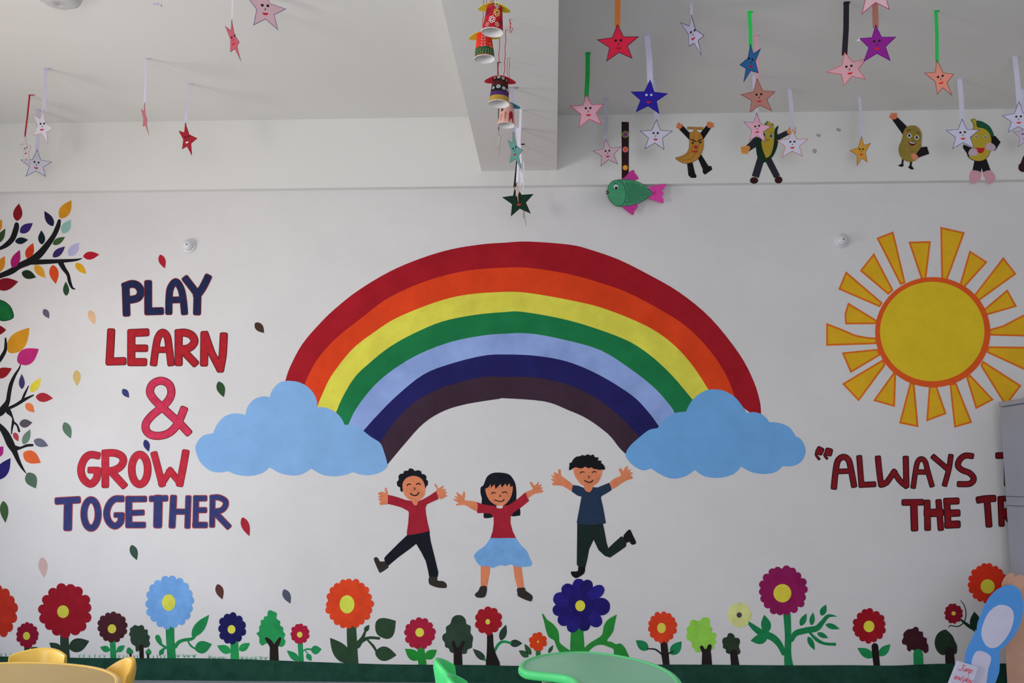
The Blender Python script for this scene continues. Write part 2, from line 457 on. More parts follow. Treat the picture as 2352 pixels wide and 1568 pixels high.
# lettering
def letter_mb(strokes, w, out_m, in_m, line, e=0):
    def shape(d):
        out = []
        for p, ww, k in strokes:
            closed = (Vector(p[0][:2]) - Vector(p[-1][:2])).length < .01
            if len(p) == 2: out.append(bar(p[0], p[1], ww - d)); continue
            out += stroke(p, ww - d, k=k)
            if not closed:
                q = smooth3([(a[0], a[1], 0) for a in p], 4)
                out += [bar(q[0], q[1], ww - d), bar(q[-1], q[-2], ww - d)]
        return out
    o, i = shape(0), shape(2 * line)
    return MB().union(WALL, o, out_m, 0, coat(1) + e).union(WALL, i, in_m, coat(1), coat(2) + e)
def word(label, z, w, letters, outc, inc, line, px):
    mo, mi = paint(outc, px, mottle=0.15), paint(inc, px, mottle=0.2, scale=30)
    allp = [p for lt in letters for st in lt for p in z(*st[0])]
    t = Thing('painted_word', label, 'lettering', P3(*avg(allp)), 'painted lettering on the wall')
    for li, lt in enumerate(letters):
        sts = []
        for st in lt:
            ww = (st[1] if len(st) > 1 and st[1] else w) / z.s
            sts.append((z(*st[0]), ww, st[2] if len(st) > 2 else 4))
        t.part('letter', letter_mb(sts, w / z.s, mo, mi, line, (li % 2) * .00008))
    return t
S = 1                                                # straight strokes
zp = T(200, 560, 5.6)
def ring(cx, cy, rx, ry, n=22):
    return [(cx + rx * math.cos(2 * math.pi * i / n), cy + ry * math.sin(2 * math.pi * i / n)) for i in range(n + 1)]
word('dark blue painted word PLAY with a red outline, topmost of the lettering', zp, 104, [
 [([(508,885),(497,545)],), ([(497,540),(580,514),(655,540),(692,612),(665,685),(600,712),(520,722)],)],
 [([(786,515),(787,868)],0,S), ([(787,868),(940,864)],0,S)],
 [([(1052,868),(1055,700),(1072,570),(1140,486),(1205,570),(1235,700),(1252,870)],96), ([(1070,722),(1225,718)],90,S)],
 [([(1275,458),(1415,640)],100,S), ([(1550,440),(1490,560),(1420,660)],104), ([(1420,655),(1418,750),(1415,868)],106)],
], '#6e2320', '#1c2244', 1.7, 380)
word('red painted word LEARN below the word PLAY', zp, 106, [
 [([(310,1138),(302,1300),(290,1508)],), ([(290,1512),(455,1508)],0,S)],
 [([(570,1148),(568,1515)],0,S), ([(570,1146),(750,1138)],0,S), ([(570,1342),(738,1342)],98,S), ([(570,1520),(722,1520)],0,S)],
 [([(858,1525),(885,1330),(915,1200),(970,1138),(1030,1190),(1055,1340),(1078,1525)],98), ([(890,1362),(1050,1362)],84,S)],
 [([(1178,1520),(1178,1150)],0,S), ([(1178,1146),(1260,1142),(1345,1175),(1382,1248),(1345,1315),(1275,1350),(1180,1355)],), ([(1230,1368),(1380,1525)],0,S)],
 [([(1505,1525),(1510,1172)],0,S), ([(1520,1172),(1600,1400),(1705,1600)],100,S), ([(1715,1600),(1745,1420),(1758,1190)],)],
], '#5c1a1e', '#9c1d26', 1.9, 380)
za = T(120, 840, 3.92)
word('crimson painted ampersand between the words LEARN and GROW', za, 74, [
 [([(1218,592),(1150,520),(1080,455),(985,368),(915,300),(880,235),(905,165),(978,134),(1050,165),(1073,235),(1050,305),(985,375),(900,445),(846,515),(846,580),(895,622),(975,628),(1060,598),(1130,520),(1182,400)],74,5)],
], '#6e2026', '#b62f4c', 1.8, 380)
word('red painted word GROW under the ampersand', za, 70, [
 [([(402,806),(340,800),(288,842),(259,930),(280,1015),(345,1064),(398,1015),(408,945)],), ([(348,938),(400,938)],62,S)],
 [([(478,1066),(478,790)],0,S), ([(478,786),(560,784),(625,812),(640,862),(605,915),(540,943),(482,948)],), ([(530,950),(640,1070)],0,S)],
 [(ring(788, 932, 72, 134),)],
 [([(920,802),(955,930),(988,1058)],66,S), ([(988,1058),(1062,945)],62,S), ([(1062,945),(1148,1050)],64,S), ([(1150,1055),(1180,900),(1200,786)],)],
], '#7c2a2c', '#ac2636', 1.4, 300)
word('dark blue painted word TOGETHER with a red outline', za, 66, [
 [([(55,1216),(225,1206)],70,S), ([(145,1220),(140,1448)],82,S)],
 [(ring(350, 1333, 64, 128),)],
 [([(620,1196),(560,1200),(512,1250),(490,1330),(512,1405),(565,1442),(615,1405),(622,1348)],), ([(578,1342),(622,1342)],54,S)],
 [([(690,1200),(690,1430)],0,S), ([(690,1200),(825,1198)],62,S), ([(690,1325),(805,1320)],58,S), ([(690,1432),(815,1432)],62,S)],
 [([(900,1196),(1016,1192)],62,S), ([(955,1200),(950,1422)],84,S)],
 [([(1092,1192),(1080,1432)],0,S), ([(1226,1192),(1218,1438)],58,S), ([(1090,1312),(1220,1312)],58,S)],
 [([(1296,1192),(1290,1432)],58,S), ([(1296,1192),(1368,1192)],60,S), ([(1296,1298),(1368,1298)],58,S), ([(1290,1432),(1372,1432)],62,S)],
 [([(1444,1190),(1440,1430)],56,S), ([(1444,1186),(1500,1184),(1558,1215),(1558,1262),(1520,1300),(1445,1312)],58), ([(1470,1325),(1580,1440)],62,S)],
], '#93373a', '#2e3566', 1.9, 300)
zw = T(1850, 980, 4.611)
word('dark red painted word ALWAYS with its opening quotation marks', zw, 64, [
 [([(152,252),(150,256)],84,S), ([(125,262),(112,295),(142,338)],30)],
 [([(246,264),(245,268)],84,S), ([(215,275),(203,300),(225,332)],30)],
 [([(302,632),(318,480),(342,360),(400,318),(455,350),(482,450),(512,612)],68), ([(340,472),(470,468)],60,S)],
 [([(570,330),(592,612)],0,S), ([(592,614),(718,608)],0,S)],
 [([(768,336),(780,460),(800,605)],66), ([(808,612),(860,590),(938,478)],64,S), ([(938,480),(1000,570),(1060,622)],64), ([(1068,615),(1062,338)],66,S)],
 [([(1142,628),(1165,470),(1188,370),(1228,338),(1268,370),(1290,450),(1336,612)],58), ([(1175,478),(1290,478)],58,S)],
 [([(1360,322),(1500,442)],62,S), ([(1538,316),(1520,440),(1476,604)],60)],
 [([(1752,308),(1690,305),(1635,345),(1614,410),(1660,458),(1740,490),(1782,550),(1740,602),(1635,606)],66)],
], '#1f0c0d', '#5e1117', 2.0, 2100)
word('dark red letter T of a word cut off by the steel cabinet', zw, 70, [
 [([(2045,304),(2200,300)],72,S), ([(2130,310),(2135,600)],66,S)]], '#1f0c0d', '#560d12', 2.0, 2250)
word('dark red painted word THE under the word ALWAYS', zw, 76, [
 [([(1052,800),(1222,798)],72,S), ([(1146,805),(1154,1068)],80,S)],
 [([(1288,805),(1293,1066)],72,S), ([(1410,798),(1432,1068)],68,S), ([(1295,912),(1420,908)],90,S)],
 [([(1496,788),(1510,1036)],74,S), ([(1496,788),(1594,785)],76,S), ([(1505,915),(1602,912)],80,S), ([(1510,1036),(1602,1032)],84,S)],
], '#1f0c0d', '#611015', 2.0, 2150)
word('dark red painted letters TR half behind the steel cabinet', zw, 76, [
 [([(1842,772),(1900,762),(1982,758)],78), ([(1922,770),(1942,1030)],74,S)],
 [([(2065,765),(2076,1025)],66,S), ([(2065,760),(2140,765),(2170,830),(2130,890),(2080,900)],60), ([(2090,900),(2180,1020)],60,S)],
], '#1f0c0d', '#560d12', 2.0, 2250)

# tree on the left with its branches and leaves
zA, zB, zC, zD = T(0, 400, 7.84), T(0, 600, 7.84), T(0, 800, 7.84), T(0, 1000, 7.84)
TR = Thing('painted_tree', 'big dark branching tree with many-coloured leaves painted at the wall edge', 'mural', P3(10, 850))
MK = paint('#161519', 60, mottle=0.15)
branches = [
 zA((300,905,80),(290,980,100),(230,1150,100),(130,1260,90),(0,1335,60),(-160,1360,60)),
 zA((1068,838,58),(1040,950,85),(960,1120,90),(830,1300,110),(700,1450,130),(550,1560,130),(350,1650,110),(200,1748,110),(0,1830,90),(-160,1900,90)),
 zA((1475,1515,14),(1350,1545,45),(1000,1568,75),(700,1580,90),(520,1590,80)),
 zB((1090,20,100),(1150,130,80),(1225,240,60),(1255,370,60),(1300,475,40),(1350,498,18)),
 zB((100,1385,28),(105,1500,52),(95,1600,60),(50,1690,70),(-20,1800,60),(-160,1900,60)),
 zC((375,240,6),(350,350,28),(270,480,50),(200,640,70),(165,800,75),(140,950,80),(80,1060,120),(0,1150,140),(-160,1180,150)),
 zC((150,1080,55),(280,1020,55),(400,945,60),(500,890,46),(600,842,26)), zC((400,930,40),(450,810,42),(515,675,16)),
 zC((150,1130,100),(225,1240,30),(235,1330,46),(215,1450,32),(208,1538,20)), zC((235,1320,40),(310,1385,34),(345,1490,40)),
 zC((-100,1300,60),(0,1390,70),(60,1470,110),(120,1568,130),(190,1718,140),(260,1848,100),(330,2018,70),(400,2148,46),(475,2253,8)),
 zD((270,230,105),(370,222,44),(480,180,50),(585,172,44))]
for i, b in enumerate(branches):
    TR.part('branch', MB().union(WALL, stroke(b, m=5), MK, 0, coat(0) + i * .00003))
leaves = [
 (zA,(305,838),(342,527),165,'#7c141f'), (zA,(1085,790),(1285,470),195,'#c0821f'), (zA,(955,930),(800,662),135,'#1c1a3c'), (zA,(1125,1058),(1275,822),160,'#7fa69e'),
 (zA,(365,1050),(590,880),150,'#33205e'), (zA,(275,1210),(508,1180),120,'#0f1d28'), (zA,(755,1262),(745,1010),125,'#101f26'), (zA,(955,1262),(1172,1130),110,'#37502b'),
 (zA,(955,1490),(1172,1302),125,'#33255c'), (zA,(1240,1465),(1430,1228),165,'#a5a2c2'), (zA,(1500,1480),(1788,1445),142,'#a0182c'), (zA,(490,1510),(597,1238),145,'#b8361b'),
 (zA,(225,1680),(358,1362),155,'#96185f'), (zA,(-60,1050),(30,810),110,'#c0781f'), (zA,(-50,1240),(98,980),120,'#2c4327'), (zB,(-60,200),(85,-95),160,'#bb781f'),
 (zB,(395,200),(650,290),155,'#1d2b1c'), (zB,(630,70),(818,300),145,'#c58d2b'), (zB,(950,70),(1005,408),165,'#bd421c'), (zB,(1365,35),(1555,228),125,'#c8951f'),
 (zB,(1195,618),(1185,365),108,'#28402b'), (zB,(-80,450),(330,365),225,'#74101f'), (zB,(-120,1240),(112,1235),170,'#76101c'), (zB,(160,1640),(530,1195),310,'#bf841f'),
 (zC,(320,250),(700,10),290,'#a92668'), (zC,(-90,500),(215,360),185,'#85151f'), (zC,(395,728),(392,460),105,'#37305f'), (zC,(555,782),(738,530),135,'#cbbb36'),
 (zC,(648,870),(955,897),165,'#99252f'), (zC,(470,990),(620,1152),135,'#d2703f'), (zC,(352,1360),(582,1335),150,'#4c4750'), (zC,(420,1722),(545,1455),130,'#5f7767'),
 (zC,(255,1515),(330,1672),95,'#a03a42'), (zD,(612,85),(872,188),150,'#5f6272'), (zD,(425,310),(735,490),225,'#d65f30'), (zD,(500,670),(645,950),210,'#48604f'),
 (zD,(-60,790),(190,405),220,'#221c60'), (zD,(-90,370),(60,195),170,'#9c1c74')]
for z, a, b, w, c in leaves:
    TR.part('leaf', MB().union(WALL, [leafshape(*z(a, b), w / 7.84)], paint(c, 60), 0, coat(1)))
TR.part('leaf', MB().union(WALL, [smooth(zB((-80,700),(0,690),(100,730),(190,810),(240,920),(246,1010),(180,1055),(80,1077),(0,1065),(-100,1000)))], paint('#17362a', 60), 0, coat(1))
        .union(WALL, [smooth(zB((-80,715),(0,705),(95,745),(180,820),(226,925),(232,1000),(170,1042),(80,1063),(0,1052),(-90,985)))], paint('#146030', 60, mottle=0.25, scale=20), coat(1), coat(2)), 'big bright green leaf')

# single falling leaves
zF1, zF2, zF3, zF4 = T(0, 1220, 5.227), T(440, 1240, 5.227), T(880, 1300, 5.227), T(1180, 1300, 5.227)
zF5, zF6 = T(1540, 1280, 5.6), T(1930, 1280, 5.445)
falling = [
 (zB,(790,862),(885,1028),110,'#5a5564','slate grey painted leaf beside the tree branches, above the word LEARN'),
 (zB,(1615,882),(1705,1140),128,'#c8a480','peach painted leaf just beside the word PLAY'),
 (zC,(1380,392),(1390,676),135,'#b89c62','sand coloured painted leaf beside the word LEARN'),
 (zC,(2210,732),(2325,888),110,'#35386a','small dark blue painted leaf beside the ampersand'),
 (zC,(1160,1330),(1275,1620),150,'#53705c','grey-green painted leaf above the word TOGETHER, far from the ampersand'),
 (zp,(940,140),(1000,315),88,'#99202b','red painted leaf above the word PLAY'),
 (zp,(2165,1015),(2278,1145),100,'#3d2a22','dark brown painted leaf between the word LEARN and the rainbow'),
 (za,(1498,142),(1545,282),74,'#28452a','dark green painted leaf between the ampersand and the cloud'),
 (za,(835,665),(870,772),56,'#2b2d63','small dark blue painted leaf touching the top of the word GROW'),
 (za,(1712,1365),(1775,1532),72,'#93202f','red painted leaf after the word TOGETHER'),
 (zF1,(1580,165),(1643,345),92,'#32493b','dark green painted leaf below the word TOGETHER'),
 (zF1,(505,312),(532,557),108,'#b99d96','pale pink painted leaf above the big red flower'),
 (zF2,(312,530),(370,712),95,'#50302c','brown painted leaf above the navy flower'),
 (zF2,(1108,592),(1188,762),92,'#474b5b','slate blue painted leaf above the small crimson flower'),
 (zD,(60,1180),(100,1570),150,'#3b5534','green painted leaf at the wall edge under the big tree')]
for z, a, b, w, c, lab in falling:
    q = z(a, b)
    single('painted_leaf', lab, 'painted leaf', MB().union(WALL, [leafshape(*q, w / z.s)], paint(c, q[0][0]), 0, coat(1)), P3(*avg(q)), 'painted leaves drifting over the wall')

# children
def child(label, z, px, layers, strokes):
    t = Thing('painted_child', label, 'mural', P3(*px), 'painted jumping children')
    for li, (name, col, pts, k, sm) in enumerate(layers):
        q = z(*pts)
        t.part(name, MB().union(WALL, [smooth(q, 3) if sm else q], paint(col, px[0], mottle=0.14, scale=16), 0, coat(k) + li * .00003))
    for name, pts, w in strokes:
        q = z(*pts)
        t.part(name, MB().union(WALL, stroke(q, w * 1.25), paint('#14100d', px[0]), 0, coat(6)))
    return t
zc = T(840, 1040, 4.355); zb3 = T(1240, 1020, 4.9)
SK, BLK, SHOE, RED = '#cf7b57', '#11131b', '#2b2623', '#8e1b2b'
child('painted boy in a red shirt and black trousers, giving thumbs up', zc, (950, 1210), [
 ('hair', BLK, ((370,385),(345,370),(345,345),(318,330),(312,290),(330,268),(328,230),(350,208),(375,205),(385,180),(425,175),(435,155),(470,158),(490,178),(525,172),(555,185),(560,208),(590,215),(608,240),(605,265),(622,280),(620,320),(603,335),(600,352),(560,300),(480,260),(420,270)), 1, True),
 ('face', SK, ((368,330),(378,285),(415,245),(480,228),(540,245),(575,280),(592,330),(595,380),(585,420),(560,455),(540,470),(524,478),(515,515),(500,526),(485,518),(470,490),(460,475),(415,450),(380,400)), 3, True),
 ('shirt', RED, ((222,418),(260,425),(330,445),(400,470),(458,478),(480,515),(500,526),(515,515),(526,480),(560,470),(640,425),(708,378),(722,430),(727,460),(650,495),(610,515),(598,550),(605,620),(620,700),(640,778),(560,800),(470,815),(412,822),(412,790),(425,700),(432,600),(425,580),(360,545),(290,525),(218,508)), 2, False),
 ('hand', SK, ((222,418),(218,390),(205,350),(192,350),(190,370),(196,398),(170,388),(140,392),(124,402),(130,418),(150,425),(128,432),(130,446),(150,450),(128,460),(132,474),(155,480),(138,492),(140,506),(150,522),(180,515),(218,508)), 2, True),
 ('hand', SK, ((706,380),(712,360),(690,325),(688,310),(700,312),(715,335),(722,355),(750,340),(775,328),(778,340),(765,358),(795,360),(798,372),(785,380),(808,392),(808,405),(790,410),(812,425),(808,438),(790,440),(770,456),(738,458),(727,440)), 2, True),
 ('trousers', BLK, ((412,822),(640,780),(640,815),(650,880),(690,1040),(727,1195),(720,1240),(635,1240),(620,1160),(600,1080),(560,1000),(505,908),(440,960),(330,1040),(225,1128),(190,1085),(185,1050),(205,1025),(330,900)), 1, False),
 ('shoe', SHOE, ((190,1085),(225,1130),(220,1150),(150,1195),(130,1180),(85,1075),(85,1050),(105,1040),(125,1055),(145,1085)), 2, True),
 ('shoe', SHOE, ((638,1240),(712,1240),(718,1275),(770,1280),(805,1305),(810,1340),(790,1350),(720,1345),(650,1320),(630,1290)), 2, True),
], [('eye', ((415,323),(430,310),(448,314)), 1.9), ('eye', ((508,313),(528,303),(546,315)), 1.9), ('nose', ((485,348),(494,356),(485,366)), 1.3), ('mouth', ((448,404),(470,420),(500,424),(520,412),(532,394)), 2.0)])
child('painted girl in a red top and light blue skirt, arms raised', zc, (1145, 1230), [
 ('hair', BLK, ((1190,290),(1215,235),(1270,200),(1350,196),(1430,212),(1475,260),(1500,320),(1508,400),(1508,470),(1535,530),(1547,580),(1545,625,1),(1450,630),(1420,560),(1300,560),(1275,600),(1270,642),(1195,652),(1180,640),(1177,580),(1158,510),(1162,460),(1148,400),(1150,345),(1175,325)), 0, True),
 ('face', SK, ((1198,355),(1240,310),(1360,300),(1440,305),(1470,335),(1465,400),(1445,455),(1415,495),(1375,525),(1330,525),(1290,515),(1240,475),(1210,420)), 2, True),
 ('fringe', BLK, ((1185,360),(1192,320),(1260,230),(1400,225),(1480,280),(1500,330),(1470,325),(1448,342),(1440,300),(1410,335),(1400,305),(1360,345),(1350,308),(1298,360),(1288,312),(1250,350),(1252,308),(1225,345),(1198,355)), 3, False),
 ('collar', '#c9b6b4', ((1305,526),(1312,550),(1345,556),(1370,548),(1374,526)), 4, False),
 ('shirt', RED, ((1110,490),(1180,515),(1300,530),(1312,552),(1370,550),(1375,528),(1430,520),(1500,475),(1560,425),(1597,392),(1612,430),(1635,478),(1560,540),(1480,595),(1450,635),(1448,700),(1470,780),(1503,850),(1380,852),(1247,850),(1270,780),(1280,700),(1278,640),(1250,605),(1180,600),(1120,602),(1110,580)), 1, False),
 ('arm', SK, ((1112,495),(1115,578),(1070,565),(1020,535),(985,520),(940,522),(905,525),(905,510),(930,500),(880,470),(885,458),(915,462),(890,435),(900,428),(925,440),(905,400),(912,393),(945,415),(965,425),(975,388),(990,390),(993,430),(990,470),(1040,478)), 1, True),
 ('arm', SK, ((1602,392),(1650,370),(1670,355),(1645,310),(1642,290),(1660,292),(1690,325),(1725,290),(1733,295),(1725,318),(1758,315),(1760,325),(1742,340),(1768,345),(1765,358),(1745,362),(1772,375),(1770,390),(1730,402),(1690,408),(1640,440),(1622,460),(1612,430)), 1, True),
 ('skirt', '#70a0d4', ((1247,850,1),(1503,850,1),(1550,920),(1610,980),(1640,1050),(1662,1100),(1645,1130),(1580,1137),(1520,1140),(1450,1112),(1400,1128),(1340,1122),(1270,1148),(1220,1130),(1150,1130),(1110,1090),(1095,1060),(1082,1025),(1130,970),(1190,930)), 2, True),
 ('leg', SK, ((1150,1120),(1245,1130),(1240,1200),(1213,1335),(1150,1335)), 1, False),
 ('leg', SK, ((1475,1120),(1557,1130),(1570,1230),(1585,1350),(1520,1358),(1490,1250)), 1, False),
 ('shoe', SHOE, ((1152,1332),(1210,1335),(1207,1400),(1190,1438),(1150,1447),(1105,1440),(1093,1410),(1125,1380)), 3, True),
 ('shoe', SHOE, ((1517,1352),(1590,1347),(1600,1375),(1665,1425),(1665,1465),(1640,1482),(1530,1435),(1518,1400)), 3, True),
], [('eye', ((1258,408),(1275,393),(1297,402)), 1.6), ('eye', ((1365,398),(1390,388),(1412,398)), 1.6), ('nose', ((1340,420),(1348,430),(1338,437)), 1.2), ('mouth', ((1287,468),(1330,482),(1365,482),(1385,463)), 1.6)])
child('painted boy in a dark blue shirt kicking one leg back', zb3, (1355, 1180), [
 ('hair', '#0d0e10', ((328,285),(332,240),(335,210),(355,205),(375,170),(410,140),(450,133),(480,120),(505,128),(540,113),(570,125),(600,115),(620,145),(660,150),(652,180),(690,185),(690,210),(710,225),(732,260),(728,285),(700,285),(660,288),(640,278),(610,278),(580,260),(545,270),(510,252),(480,268),(450,270),(420,262),(400,258),(365,275),(345,290)), 4, True),
 ('face', SK, ((378,270),(400,260),(460,250),(545,250),(640,265),(695,280),(700,320),(680,380),(650,430),(600,472),(590,500),(570,532),(545,537),(515,522),(495,490),(492,468),(450,440),(410,385),(385,330)), 3, True),
 ('shirt', '#1d2c42', ((372,458),(430,465),(495,490),(520,525),(550,536),(580,520),(590,482),(650,485),(780,432),(800,480),(808,515),(760,545),(690,585),(688,610),(710,700),(743,885),(730,893),(580,905),(420,895),(415,875),(440,740),(468,590),(420,575),(357,530)), 2, False),
 ('arm', SK, ((372,460),(357,522),(300,495),(240,465),(145,460),(145,430),(165,425),(130,405),(130,390),(155,385),(128,355),(135,345),(165,360),(155,325),(165,315),(205,330),(205,290),(218,280),(235,290),(240,350),(290,390)), 1, True),
 ('arm', SK, ((785,435),(840,385),(910,350),(888,290),(900,268),(920,275),(935,305),(955,265),(975,248),(990,255),(988,290),(1015,283),(1022,295),(1010,315),(1038,315),(1042,330),(1020,345),(1043,370),(1038,390),(990,400),(920,440),(810,505)), 1, True),
 ('trousers', '#13201f', ((420,893),(710,895),(725,960),(750,1100),(770,1168),(830,1110),(915,1035),(940,1045),(975,1100),(970,1150),(900,1200),(790,1275),(730,1255),(660,1190),(605,1075),(555,1180),(535,1290),(510,1395),(425,1370),(415,1350)), 1, False),
 ('shoe', '#0d0c0d', ((435,1375),(505,1390),(505,1430),(490,1460),(420,1503),(390,1500),(360,1475),(348,1440),(360,1430),(425,1425)), 2, True),
 ('shoe', '#120e10', ((940,1045),(960,1000),(1012,958),(1045,1020),(1080,1095),(1075,1120),(1040,1130),(1015,1110),(1008,1095),(975,1105)), 2, True),
], [('eye', ((453,325),(472,310),(500,313)), 1.6), ('eye', ((587,318),(610,305),(632,313)), 1.6), ('nose', ((545,358),(558,368),(545,378)), 1.2), ('mouth', ((503,408),(545,427),(575,424),(595,404)), 1.8)])

# flowers and little trees along the bottom
GF = 'painted flowers along the foot of the wall'
def flower(label, z, c, R, n, col, cen, cencol, stems=(), leaves=(), stemcol='#1b7540', leafcol=None, seed=1, rot=0.3, big=1.12):
    rnd = random.Random(seed); q = z(c)[0]; px = q[0]
    rx, ry = R[0] / z.s, R[1] / z.s
    t = Thing('painted_flower', label, 'painted flower', P3(*q), GF)
    for i, s in enumerate(stems):
        t.part('stem', MB().union(WALL, stroke(z(*s), m=5), paint(stemcol, px, mottle=0.18, scale=20), 0, coat(1) + i * .00004))
    for lf in leaves:
        a, b, w = lf[:3]; cc = lf[3] if len(lf) > 3 else (leafcol or stemcol)
        t.part('leaf', MB().union(WALL, [leafshape(*z(a, b), w / z.s)], paint(cc, px, mottle=0.18, scale=20), 0, coat(0) + 0.0001))
    m = paint(col, px, mottle=0.14, scale=18)
    for i in range(n):
        a = rot + 2 * math.pi * (i + rnd.uniform(-.12, .12)) / n
        k = rnd.uniform(0.96, 1.02)
        tw = math.pi * 0.86 / n * rnd.uniform(0.99, 1.1) * big / 1.12
        d = k - max(tw, 0.12)
        cap = capsule((0.2, 0), (d, 0), tw * .9, tw * 2, 7)
        ca, sa = math.cos(a), math.sin(a)
        pp = [(q[0] + rx * (u * ca - v * sa), q[1] + ry * (u * sa + v * ca)) for u, v in cap]
        t.part('petal', MB().union(WALL, [pp], m, 0, coat(2) + i * 0.00004))
    dd = 1 - max(math.pi * 0.86 / n, 0.12) + (.02 if n > 10 else .0)
    t.part('blossom', MB().union(WALL, [ell(q[0], q[1], rx * dd, ry * dd, 36)], m, 0, coat(4)))
    if cen:
        cq = z(cen[:2])[0]
        t.part('flower_center', MB().union(WALL, [ell(cq[0], cq[1], cen[2] / z.s, cen[3] / z.s, 24)], paint(cencol, px), 0, coat(5)), 'round centre of the flower')
    return t
Y1 = '#c2bf45'
flower('bright orange-red flower cut off by the photo edge, beside the big red flower', zF1, (-42,965), (258,325), 14, '#a82a1c', None, None, seed=3)
flower('small crimson flower behind the yellow chair', zF1, (330,1245), (138,160), 13, '#7c1029', (322,1253,42,48), '#b9b53c', [((325,1390,66),(322,1520,66))], [((362,1432),(455,1392),56)], '#1e3024', seed=4)
flower('largest red flower with dark green leaves', zF1, (785,950), (325,330), 15, '#85111f', (760,962,70,76), '#b9b440', [((775,1210,100),(775,1320,104),(785,1530,112))], [((735,1440),(592,1335),105),((828,1402),(1072,1315),165)], '#24352a', seed=5)
flower('dark maroon flower with bright green stem', zF1, (1350,1148), (184,192), 14, '#3f1a22', (1347,1168,51,55), '#b9b440', [((1352,1320,66),(1362,1525,74)),((1270,1400,20),(1330,1425,24)),((1395,1445,24),(1430,1420,20))], [((1318,1428),(1200,1388),78),((1405,1440),(1500,1368),72)], '#22814a', seed=6)
f = flower('light blue flower with a tall green stem and curling side branches', zF1, (2035,850), (300,328), 18, '#6a9ad2', (2027,853,80,100), '#c2c04a',
 [((2040,1110,104),(2045,1300,100),(2062,1530,104)),((2010,1400,30),(1940,1360,30),(1910,1310,60),(1893,1270,62)),((1985,1400,24),(1950,1420,30)),
  ((2105,1385,44),(2140,1335,44),(2200,1305,38),(2300,1290,38),(2352,1250,22)),((2250,1300,16),(2290,1370,22),(2352,1412,18))],
 [((1960,1415),(1912,1492),60),((2308,1262),(2512,1000),125),((2342,1416),(2544,1352),150)], '#1d7743', seed=7)
flower('navy blue flower with bright green leaves', zF2, (485,1060), (172,198), 11, '#18164e', (482,1070,47,52), '#c2c04a', [((513,1215,94),(520,1445,104))], [((470,1345),(306,1265),100),((572,1322),(702,1235),90)], '#1e8647', seed=8)
flower('small crimson flower beside the bright green tree', zF2, (1303,1125), (118,128), 11, '#971831', (1300,1133,33,35), '#b9b94a', [((1303,1230,62),(1320,1475,58)),((1340,1330,14),(1380,1308,20),(1445,1312,22)),((1365,1325,12),(1400,1372,12))], [((1290,1445),(1143,1323),84),((1435,1325),(1562,1308),105),((1385,1365),(1440,1450),66)], '#1d7a47', seed=9)
flower('biggest orange flower with very dark green leaves', zF2, (1893,762), (292,312), 20, '#c43c1c', (1868,770,89,109), '#bfc848',
 [((1920,1030,110),(1925,1200,120),(1945,1490,118)),((1990,1262,80),(2050,1180,46),(2085,1095,26)),((2030,1215,50),(2130,1172,36),(2250,1178,32)),((2110,1195,20),(2180,1270,30),(2220,1335,26))],
 [((2078,1098),(2134,1015),58),((1895,1472),(1662,1172),185),((2225,1125),(2452,968),270),((2205,1350),(2462,1382),175)], '#273e2a', seed=10)
flower('crimson flower with two green leaves beside the dark round tree', zF3, (440,805), (190,197), 13, '#931a33', (440,793,52,54), '#c6c148', [((452,985,86),(462,1090,94),(476,1205,104))], [((430,1120),(262,990),125),((505,1105),(646,1002),110)], '#1f7a2e', seed=11)
flower('red flower on a black trunk with dark leaves, beside the dark round tree', zF3, (1262,655), (172,172), 10, '#8c151f', (1257,665,28,33), '#c2b648', [((1284,830,74),(1290,1000,90),(1320,1190,176))], [((1412,888),(1477,700),86),((1520,925),(1672,925),90),((1225,1125),(1076,990),82)], '#1d1714', '#26392c', seed=12)
f12 = [o for o in COL.objects if o.get('label', '').startswith('red flower on a black trunk')][0]
tw = MB().union(WALL, stroke(zF3((1335,1020,34),(1375,950,34),(1415,912,34),(1465,905,30),(1530,922,28)), m=5) + stroke(zF3((1245,1145,24),(1212,1105,18)), m=5), paint('#1b7a45', 1130), 0, coat(0) + .0002)
tw.build('twig', f12, f12.location)['label'] = 'bright green twigs'
flower('small orange flower half hidden by the green table', zF3, (1857,905), (112,118), 8, '#ca3c17', (1860,905,14,16), '#c2a23a', [((1862,1000,56),(1862,1190,60))], [((1775,1062),(1697,930),62),((1745,1085),(1628,1010),76),((1985,1040),(2043,945),44)], '#2a6a34', '#2b4a30', seed=13, big=1.0)
# the violet flower: eleven large distinct petals
V = Thing('painted_flower', 'big dark violet flower above the green table', 'painted flower', P3(*zF4((800,465))[0]), GF)
MG = paint('#22752d', 1330, mottle=0.15)
V.part('stem', MB().union(WALL, stroke(zF4((760,720,140),(762,900,165),(765,1180,185)), m=5), MG, 0, coat(1)))
V.part('leaf', MB().union(WALL, [smooth(zF4((335,565,1),(360,580),(400,640),(470,690),(530,770),(545,850),(550,910),(600,960),(690,1030),(690,1130),(560,1040),(510,960),(485,890),(420,850),(385,760),(365,670)), 3)], MG, 0, coat(1) + 0.0001))
V.part('leaf', MB().union(WALL, [smooth(zF4((830,1010),(900,930),(980,880),(1060,820),(1080,720),(1130,640),(1238,578,1),(1215,680),(1190,790),(1120,890),(1170,905),(1230,935),(1280,925),(1330,970),(1360,1030),(1380,1110),(1210,1110),(1200,1000),(1130,965),(1060,942),(980,955),(905,1015),(850,1090)), 3)], MG, 0, coat(1) + 0.0001))
cq = Vector(zF4((800,470))[0])
pets = [((775,150),135),((905,165),125),((1075,245),125),((1155,490),180),((1040,710),140),((860,775),130),((680,790),130),((545,690),140),((468,540),135),((478,370),150),((600,225),140)]
pc = ['#1d1766', '#191255', '#1f1a6b', '#1a135a', '#201868', '#181252', '#1e1763', '#1c1560', '#191257', '#1f1865', '#1b145d']
